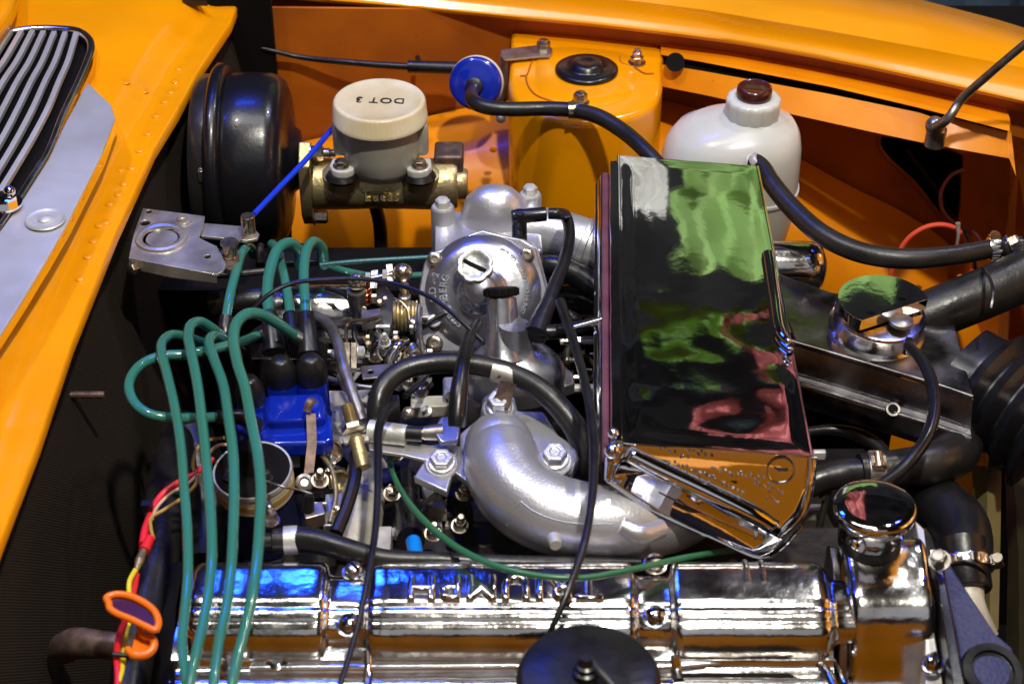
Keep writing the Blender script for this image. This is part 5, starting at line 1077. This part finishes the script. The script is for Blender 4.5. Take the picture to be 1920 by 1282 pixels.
build('plate_screw', hexn(Q(258, 500, -.004), Vc((-.6, -.7, .2)), .0055, .008, False), 'nut', zb)
single('blue_cable', 'bright blue sleeved cable rising from the bracket pin to behind the white cap', 'cable', tube([(476, 402, .010), (520, 356, .006), (575, 298, .0), (625, 240, -.006), (650, 212, -.01)], 5.5, seg=12), 'bluecable')
single('bracket_link_wire', 'short steel link wire between the bracket pin and post', 'wire', tube([(463, 422, .012), (450, 448, .012), (440, 462, .012)], 2.6, seg=8), 'steel')
single('teal_link_cable', 'dark teal braided cable running behind the throttle linkage to the rear carburettor', 'cable', tube([(600, 497, -.01), (660, 491, -.008), (740, 486, -.008), (812, 482, -.008)], 5, seg=10), 'dteal')
single('teal_return_cable', 'teal cable behind the ball joints of the throttle linkage', 'cable', tube([(615, 498, -.02), (650, 508, -.03), (700, 517, -.03), (770, 517, -.03), (830, 512, -.03)], [5, 6, 6, 6, 6], seg=10), 'teal')
single('bracket_support_bar', 'dark bar below the zinc bracket running towards the teal leads', 'bar', tube([(250, 485, -.03), (330, 512, -.035), (420, 515, -.035), (500, 508, -.035)], 7, seg=10), 'semi')
rcv = thing('rear_rocker_end', 'worn chrome heater box end behind the upper teal leads', 'casing', Q(600, 600, -.1))
P = Q(610, 590, -.055); k_ = K(P)
build('casing_shell', wob(lathe(Q(500, 590, -.06), X, [(30 * k_, 0), (52 * k_, .004), (56 * k_, .010), (56 * k_, .085), (50 * k_, .09)], 40), .0008, 60), 'chrome_rough', rcv, sharp=60)
slab('casing_skirt', [(470, 620, -.085), (700, 615, -.085), (705, 668, -.085), (600, 675, -.085), (470, 672, -.085)], .03, 'semi', rcv)
build('casing_edge', tube([(600, 662, -.080), (725, 656, -.080)], 5, seg=10), 'chrome', rcv)
single('dark_heater_hose', 'dark hose end lying left of the upper teal leads', 'hose', tube([(400, 572, -.05), (440, 566, -.045), (500, 562, -.045), (560, 560, -.05)], [26, 28, 28, 28], seg=24), 'rubber')
single('bent_steel_pipe', 'bent dull steel pipe curving down right of the distributor boots', 'pipe', tube([(560, 588, -.03), (590, 592, -.018), (618, 612, -.010), (634, 645, -.008), (645, 690, -.010), (662, 740, -.016), (680, 790, -.024)], [9, 10, 11, 11, 11, 11, 11], seg=16), 'steel')
single('dark_strap', 'dark strap falling from the threaded adjuster behind the polished cover', 'strap', tube([(668, 850, -.03), (664, 900, -.03), (650, 950, -.035), (630, 1000, -.04)], [13, 13, 13, 14], seg=10), 'rubber')
ad = thing('cable_adjuster', 'brass threaded cable adjuster with locknut on a small plate', 'adjuster', Q(660, 800, -.02))
aa = (Q(655, 762, -.004) - Q(668, 812, -.014)).normalized(); P = Q(664, 808, -.012); k_ = K(P)
build('threaded_barrel', lathe(P, aa, [((.0052 if i % 2 else .0045), i * .0009) for i in range(26)] + [(.003, .0235), (.0001, .0235)], 20), 'brass', ad)
build('locknut', lathe(P, aa, [(.0095, 0), (.0095, .004), (.0085, .005)], 6), 'nut', ad)
slab('adjuster_plate', [(640, 818, -.016), (690, 812, -.016), (692, 824, -.016), (645, 830, -.016)], .003, 'bright', ad, .0008)
build('lower_barrel', lathe(P - aa * .004, -aa, [(.004, 0), (.0065, .004), (.005, .010), (.006, .016), (.006, .028)], 20), 'brass', ad)
# throttle linkage
tl = thing('throttle_linkage', 'throttle linkage of ball joints, levers and springs left of the rear carburettor', 'linkage', Q(710, 600, -.06))
build('ball_joint', ball(Q(669, 528, .004), .0078), 'nut', tl)
build('ball_socket', lathe(Q(668, 545, -.004), Vc((0, 0, 1)), [(.004, -.03), (.0065, -.022), (.0080, -.006), (.0082, 0)], 24), 'steel', tl)
build('ball_joint', ball(Q(755, 512, .004), .0085), 'nut', tl)
build('ball_stem', lathe(Q(758, 540, -.004), Z, [(.003, -.024), (.003, -.016), (.0055, -.015), (.0055, -.008), (.004, -.007), (.004, .004)], 20), 'nut', tl)
build('link_rod', tube([(683, 524, .0), (735, 514, .002)], 4.5, seg=12), 'nut', tl)
for x, r, m in ((690, .0042, 'bright'), (722, .005, 'bright'), (734, .0035, 'nut')): build('rod_nut', lathe(Q(x, 520 - (x - 690) * .12, .001), X, [(r, -.002), (r, .002)], 6), m, tl)
build('lever_plate', plate(QL([(724, 496, .008), (731, 495, .008), (734, 526, -.002), (727, 529, -.002)]), X * .002), 'bright', tl)
build('lever_plate', plate(QL([(696, 508, .004), (702, 506, .004), (700, 540, -.004), (694, 540, -.004)]), X * .003), 'bright', tl)
build('copper_spring', helix(Q(688, 568, -.03), Vc((-.1, 0, 1)), .0055, .0009, 11, .026), 'copper', tl)
build('return_spring', helix(Q(738, 592, -.022), Vc((1, 0, -.02)), .0118, .0016, 6.5, .020), 'brass', tl)
build('spring_core', lathe(Q(735, 592, -.024), X, [(.008, 0), (.008, .026)], 20), 'semi', tl)
build('throttle_shaft', tube([(700, 590, -.03), (830, 598, -.03)], 8, seg=14), 'steel', tl)
build('lever_plate', plate(QL([(704, 540, -.008), (722, 536, -.008), (738, 556, -.010), (736, 600, -.018), (722, 650, -.03), (716, 600, -.018), (706, 566, -.010)]), Vc((.002, 0, -.002))), 'semi', tl, bevel=.0005)
build('bent_lever', tube([(654, 662, -.018), (650, 640, -.012), (651, 612, -.008), (662, 603, -.006), (690, 601, -.006), (714, 594, -.006)], [5, 5, 5, 5, 5, 5], seg=8, flat=(.7, 1.6)), 'nut', tl)
build('lever_box', plate(QL([(676, 582, -.010), (712, 578, -.010), (716, 594, -.010), (678, 602, -.010)]), Z * -.010), 'steel', tl, bevel=.0006)
build('clevis_pin', join(lathe(Q(634, 664, -.014), X, [(.003, -.004), (.006, 0), (.0062, .006), (.004, .007)], 18)), 'bright', tl)
for x in (645, 658): build('clevis_plate', plate(QL([(x, 642, -.010), (x + 7, 642, -.010), (x + 7, 690, -.022), (x, 690, -.022)]), X * .0015), 'nut', tl)
build('clevis_nut', hexn(Q(672, 660, -.016), X, .005, .005), 'bright', tl)
build('side_lever', tube([(786, 578, -.012), (784, 600, -.012), (788, 640, -.02), (796, 672, -.03)], [8, 11, 12, 9], seg=12, flat=(.6, 1.4)), 'carb', tl)
build('guide_tube', tube([(730, 700, -.045), (732, 672, -.035), (745, 650, -.028), (762, 640, -.03)], [10, 11, 11, 9], seg=14), 'chrome_worn', tl)
build('linkage_plate', plate(QL([(676, 686, -.026), (742, 680, -.026), (738, 704, -.026), (680, 710, -.026)]), Z * -.002, [circ(Q(695, 697, -.026), Z, .0026, 12)]), 'steel', tl, bevel=.0005)
build('return_strip', plate(QL([(756, 632, -.03), (761, 632, -.03), (763, 680, -.04), (757, 680, -.04)]), X * .001), 'brass', tl)
for a, b in ((694, 662), (704, 672), (716, 660), (770, 668), (700, 756), (766, 722), (790, 736)): build('small_nut', hexn(Q(a, b, -.04), Z, .0045, .006), random.choice(['nut', 'bright', 'steel']), tl)

# ================================================================== LEFT FOREGROUND: HOSE, WIRES, DIPSTICK
hh = thing('heater_hose', 'wide dusty black heater hose standing left of the teal leads', 'hose', Q(290, 1050, -.1))
build('hose', tube([(350, 800, -.13), (328, 850, -.11), (312, 920, -.095), (306, 1000, -.09), (290, 1080, -.09), (262, 1180, -.095), (240, 1300, -.10), (225, 1400, -.11)], [32, 36, 38, 38, 38, 38, 38, 38], seg=28), 'hose', hh)
build('tie_wrap', lathe(Q(318, 952, -.09), (Q(312, 920, -.095) - Q(306, 1000, -.09)), [(.0160, -.002), (.0168, -.0015), (.0168, .0015), (.0160, .002)], 32), 'plastic', hh)
single('upper_heater_hose', 'second dusty hose behind the coil at left', 'hose', tube([(360, 815, -.12), (375, 870, -.13), (390, 960, -.15), (380, 1060, -.16)], [40, 44, 44, 40], seg=26), 'hose')
ww = thing('wiring_loom', 'red, yellow and tan wires tied beside the heater hose', 'wiring', Q(270, 1050, -.04))
build('red_wire', tube([(400, 860, -.03), (365, 888, -.03), (325, 910, -.035), (300, 932, -.038), (284, 962, -.04), (272, 995, -.04), (268, 1020, -.04)], [5, 6, 7, 7, 7, 8, 8], seg=12), 'red', ww)
build('connector_sleeve', tube([(282, 1008, -.036), (270, 1032, -.036)], [9, 11], seg=14), 'red', ww)
build('connector', tube([(270, 1030, -.036), (262, 1050, -.036), (256, 1068, -.036)], [7, 9, 5], seg=12), 'brass', ww)
build('ochre_wire', tube([(420, 820, -.02), (390, 826, -.025), (370, 840, -.03), (362, 870, -.03), (368, 905, -.03), (345, 930, -.035), (308, 955, -.035), (284, 970, -.036), (283, 990, -.036), (288, 1010, -.036)], 3.5, seg=10), 'ochre', ww)
build('tan_wire', tube([(440, 835, -.02), (412, 834, -.02), (392, 850, -.03), (360, 900, -.03), (320, 925, -.034), (295, 950, -.036), (284, 975, -.037)], 3.2, seg=10), 'tan', ww)
build('yellow_wire', tube([(254, 1068, -.036), (243, 1090, -.036), (242, 1115, -.04), (244, 1150, -.05), (236, 1190, -.05), (232, 1220, -.045), (228, 1260, -.04), (214, 1300, -.04)], 5, seg=10), 'yellow', ww)
build('red_wire', tube([(256, 1075, -.04), (250, 1110, -.045), (240, 1150, -.05), (224, 1190, -.045), (219, 1230, -.04), (221, 1270, -.04), (218, 1320, -.04)], 6.5, seg=10), 'red', ww)
build('wire_tie', tube([(212, 1226, -.034), (238, 1228, -.034)], 5, seg=8), 'plastic', ww)
build('tie_head', box(Q(276, 948, -.034), X * .004, Y * .003, Z * .003), 'plastic', ww)
dp = thing('dipstick_handle', 'bright orange plastic dipstick handle with looped finger grip', 'dipstick', Q(250, 1180, -.05))
dpz = -.012
ring = [(204, 1130), (200, 1120), (215, 1114), (240, 1116), (268, 1128), (290, 1146), (297, 1168), (291, 1180), (270, 1172), (245, 1160), (220, 1150), (206, 1140), (204, 1130)]
build('finger_ring', tube([(a, b, dpz) for a, b in ring], [7] * 13, seg=14), 'handle', dp)
build('ring_face', plate(QL([(a + (248 - a) * .06, b + (1147 - b) * .06, dpz - .001) for a, b in ring[:-1]]), Z * -.002), 'maroon', dp)
build('lower_hook', tube([(262, 1172, -.02), (268, 1190, -.022), (286, 1196, -.022), (288, 1212, -.024), (274, 1226, -.026), (252, 1227, -.026), (238, 1216, -.026)], [7, 6, 7, 8, 9, 9, 7], seg=14), 'handle', dp)
build('hook_web', plate(QL([(256, 1180, -.028), (284, 1194, -.028), (284, 1212, -.028), (270, 1222, -.028), (246, 1220, -.028)]), Z * -.003), 'handle', dp)
single('heater_outlet_pipe', 'dull metal outlet pipe stub from the bulkhead at lower left', 'pipe', tube([(120, 1215, -.10), (145, 1205, -.085), (190, 1208, -.08), (228, 1212, -.08), (262, 1214, -.09)], [30, 30, 26, 26, 26], seg=24), 'rust')
single('bonnet_stay_rod', 'thin copper brown rod poking from the woven bulkhead at left', 'rod', tube([(92, 743, -.03), (140, 740, -.03), (196, 740, -.03)], [6, 7, 7], seg=10), 'rust')
single('black_guard', 'dark rubber guard sheet at the left end of the polished cover', 'guard', loft([QL([(345, 1050, -.06), (330, 1140, -.06), (325, 1240, -.06), (330, 1330, -.06)]), QL([(300, 1060, -.09), (300, 1150, -.09), (300, 1240, -.09), (290, 1330, -.09)])]), 'rubber')

# small fittings packed between the leads and the carburettors
def mini(name, geo, m): build(name, geo, m, tl)
mini('adjuster_screw', join(hexn(Q(722, 642, -.02), Vc((0, -.3, 1)), .0038, .006, True, True)), 'bright')
mini('spring_hook', tube([(706, 620, -.012), (712, 640, -.014), (708, 662, -.02), (716, 676, -.024)], 2.6, seg=8), 'nut')
mini('spring_hook', tube([(740, 560, -.006), (752, 566, -.006), (764, 580, -.01), (768, 600, -.014)], 2.4, seg=8), 'brass')
mini('pull_spring', helix(Q(775, 652, -.03), Vc((.1, -.8, .3)), .0040, .0009, 9, .026), 'nut')
mini('pull_spring', helix(Q(640, 706, -.03), Vc((.25, -.8, .2)), .0038, .0009, 8, .022), 'steel')
for a, b, w, h, z, m in ((702, 560, 9, 26, -.012, 'nut'), (718, 612, 26, 5, -.016, 'bright'), (742, 628, 8, 22, -.02, 'steel'), (772, 618, 7, 28, -.02, 'carb'), (690, 636, 6, 24, -.02, 'brass'), (752, 682, 22, 7, -.03, 'bright'), (806, 660, 10, 14, -.03, 'bright'), (622, 660, 14, 8, -.02, 'bright'), (790, 700, 18, 10, -.035, 'carb')):
    P = Q(a, b, z); k_ = K(P); mini('lever_plate', box(P, X * (w * k_ / 2), Y * .0012 + Z * .0006, (Z * .8 - Y * .3) * (h * k_ / 2)), m)
for a, b, z, r_ in ((712, 566, -.008, .0032), (742, 634, -.016, .0030), (690, 644, -.018, .0028), (774, 604, -.014, .0034), (756, 690, -.026, .0032), (628, 664, -.016, .0036), (806, 668, -.026, .0034), (722, 560, -.004, .0024)):
    mini('pivot_rivet', lathe(Q(a, b, z), Vc((0, -.5, .8)), [(r_, -.002), (r_, .0012), (r_ * .6, .002), (.0001, .002)], 16), 'nut')
mini('fuel_pipe', tube([(586, 700, -.04), (640, 716, -.03), (690, 726, -.028), (740, 722, -.03), (772, 700, -.036), (800, 672, -.045)], 5, seg=12), 'steel')
mini('vacuum_hose', tube([(612, 540, -.02), (650, 556, -.016), (668, 590, -.014), (664, 628, -.016), (680, 668, -.026)], 5, seg=12), 'rubber')
mini('vacuum_hose', tube([(758, 744, -.02), (782, 722, -.022), (800, 700, -.03), (808, 668, -.04)], 6, seg=12), 'rubber')
en2 = eng
for pl, th_, m, z in (([(560, 888), (600, 880), (604, 915), (570, 925)], .01, 'block', -.055), ([(742, 902), (770, 895), (776, 925), (748, 935)], .012, 'purple', -.075), ([(836, 880), (872, 905), (888, 960), (860, 950), (838, 920)], .02, 'block', -.07), ([(790, 905), (832, 930), (838, 955), (800, 948)], .014, 'cast', -.08), ([(640, 905), (700, 880), (740, 872), (742, 900), (700, 910), (650, 935)], .01, 'purple', -.072), ([(716, 742), (748, 738), (750, 768), (718, 770)], .012, 'semi', -.03), ([(770, 742), (850, 740), (848, 760), (770, 764)], .012, 'cast', -.07)):
    slab('engine_casting', [(a, b, z) for a, b in pl], th_, m, eng, .0015)
build('head_nut', hexn(Q(716, 738, -.026), Z, .0055, .009, True, True), 'nut', eng)
for a, b, z in ((735, 925, -.06), (822, 900, -.05), (870, 925, -.055), (600, 900, -.045), (812, 1000, -.07), (630, 905, -.08), (862, 985, -.07), (742, 850, -.05)):
    build('head_nut', hexn(Q(a, b, z), Vc((.1, -.4, 1)), .0052, .008, True, (a % 2 == 0)), 'nut', eng)
build('oil_pipe', tube([(600, 850, -.05), (622, 880, -.05), (630, 930, -.055), (618, 980, -.06)], 5, seg=12), 'brass', eng)
build('core_plug', lathe(Q(620, 846, -.07), Vc((.6, -.5, .6)), [(.010, 0), (.010, .003), (.008, .0035), (.0075, .001), (.0001, .0008)], 28), 'nut', eng)
build('core_plug', lathe(Q(637, 902, -.07), Vc((.3, -.6, .7)), [(.009, 0), (.009, .003), (.007, .0035), (.0065, .001), (.0001, .0008)], 28), 'brass', eng)

rn = random.Random(21)
for (x0, y0, x1, y1, z, n_, par_) in ((625, 545, 805, 700, -.045, 26, tl), (565, 860, 640, 990, -.07, 7, eng), (740, 890, 900, 1030, -.09, 16, eng), (640, 715, 850, 780, -.06, 12, eng), (1040, 560, 1120, 720, -.09, 8, eng)):
    for i in range(n_):
        P = Q(rn.uniform(x0, x1), rn.uniform(y0, y1), z + rn.uniform(-.012, .018)); t = rn.random(); m = rn.choice(['nut', 'steel', 'carb', 'bright', 'zinc', 'semi'])
        ax = Vc((rn.uniform(-1, 1), rn.uniform(-1, .2), rn.uniform(.2, 1))); r_ = rn.uniform(.0022, .0048)
        if t < .3: build('small_bolt', hexn(P, ax, r_, r_ * 1.5, True, rn.random() < .4), m, par_)
        elif t < .55: build('thin_rod', tube([P, P + ax.normalized() * rn.uniform(.012, .03)], rn.uniform(3, 6), seg=8, res=2), m, par_)
        elif t < .75: build('small_plate', box(P, X * rn.uniform(.002, .007), (Y * .8 + Z * .6) * .0008, (Z * .8 - Y * .6) * rn.uniform(.003, .008)), m, par_, bevel=.0003)
        elif t < .88: build('bush', lathe(P, ax, [(r_, 0), (r_, .004), (r_ * 1.5, .004), (r_ * 1.5, .007), (r_ * .7, .008), (r_ * .7, .014)], 16), m, par_)
        else: build('thin_hose', tube([P, P + Vc((rn.uniform(-.02, .02), .006, .008)), P + Vc((rn.uniform(-.04, .04), rn.uniform(-.01, .02), -.02))], rn.uniform(3.5, 6), seg=8, res=6), 'rubber', par_)
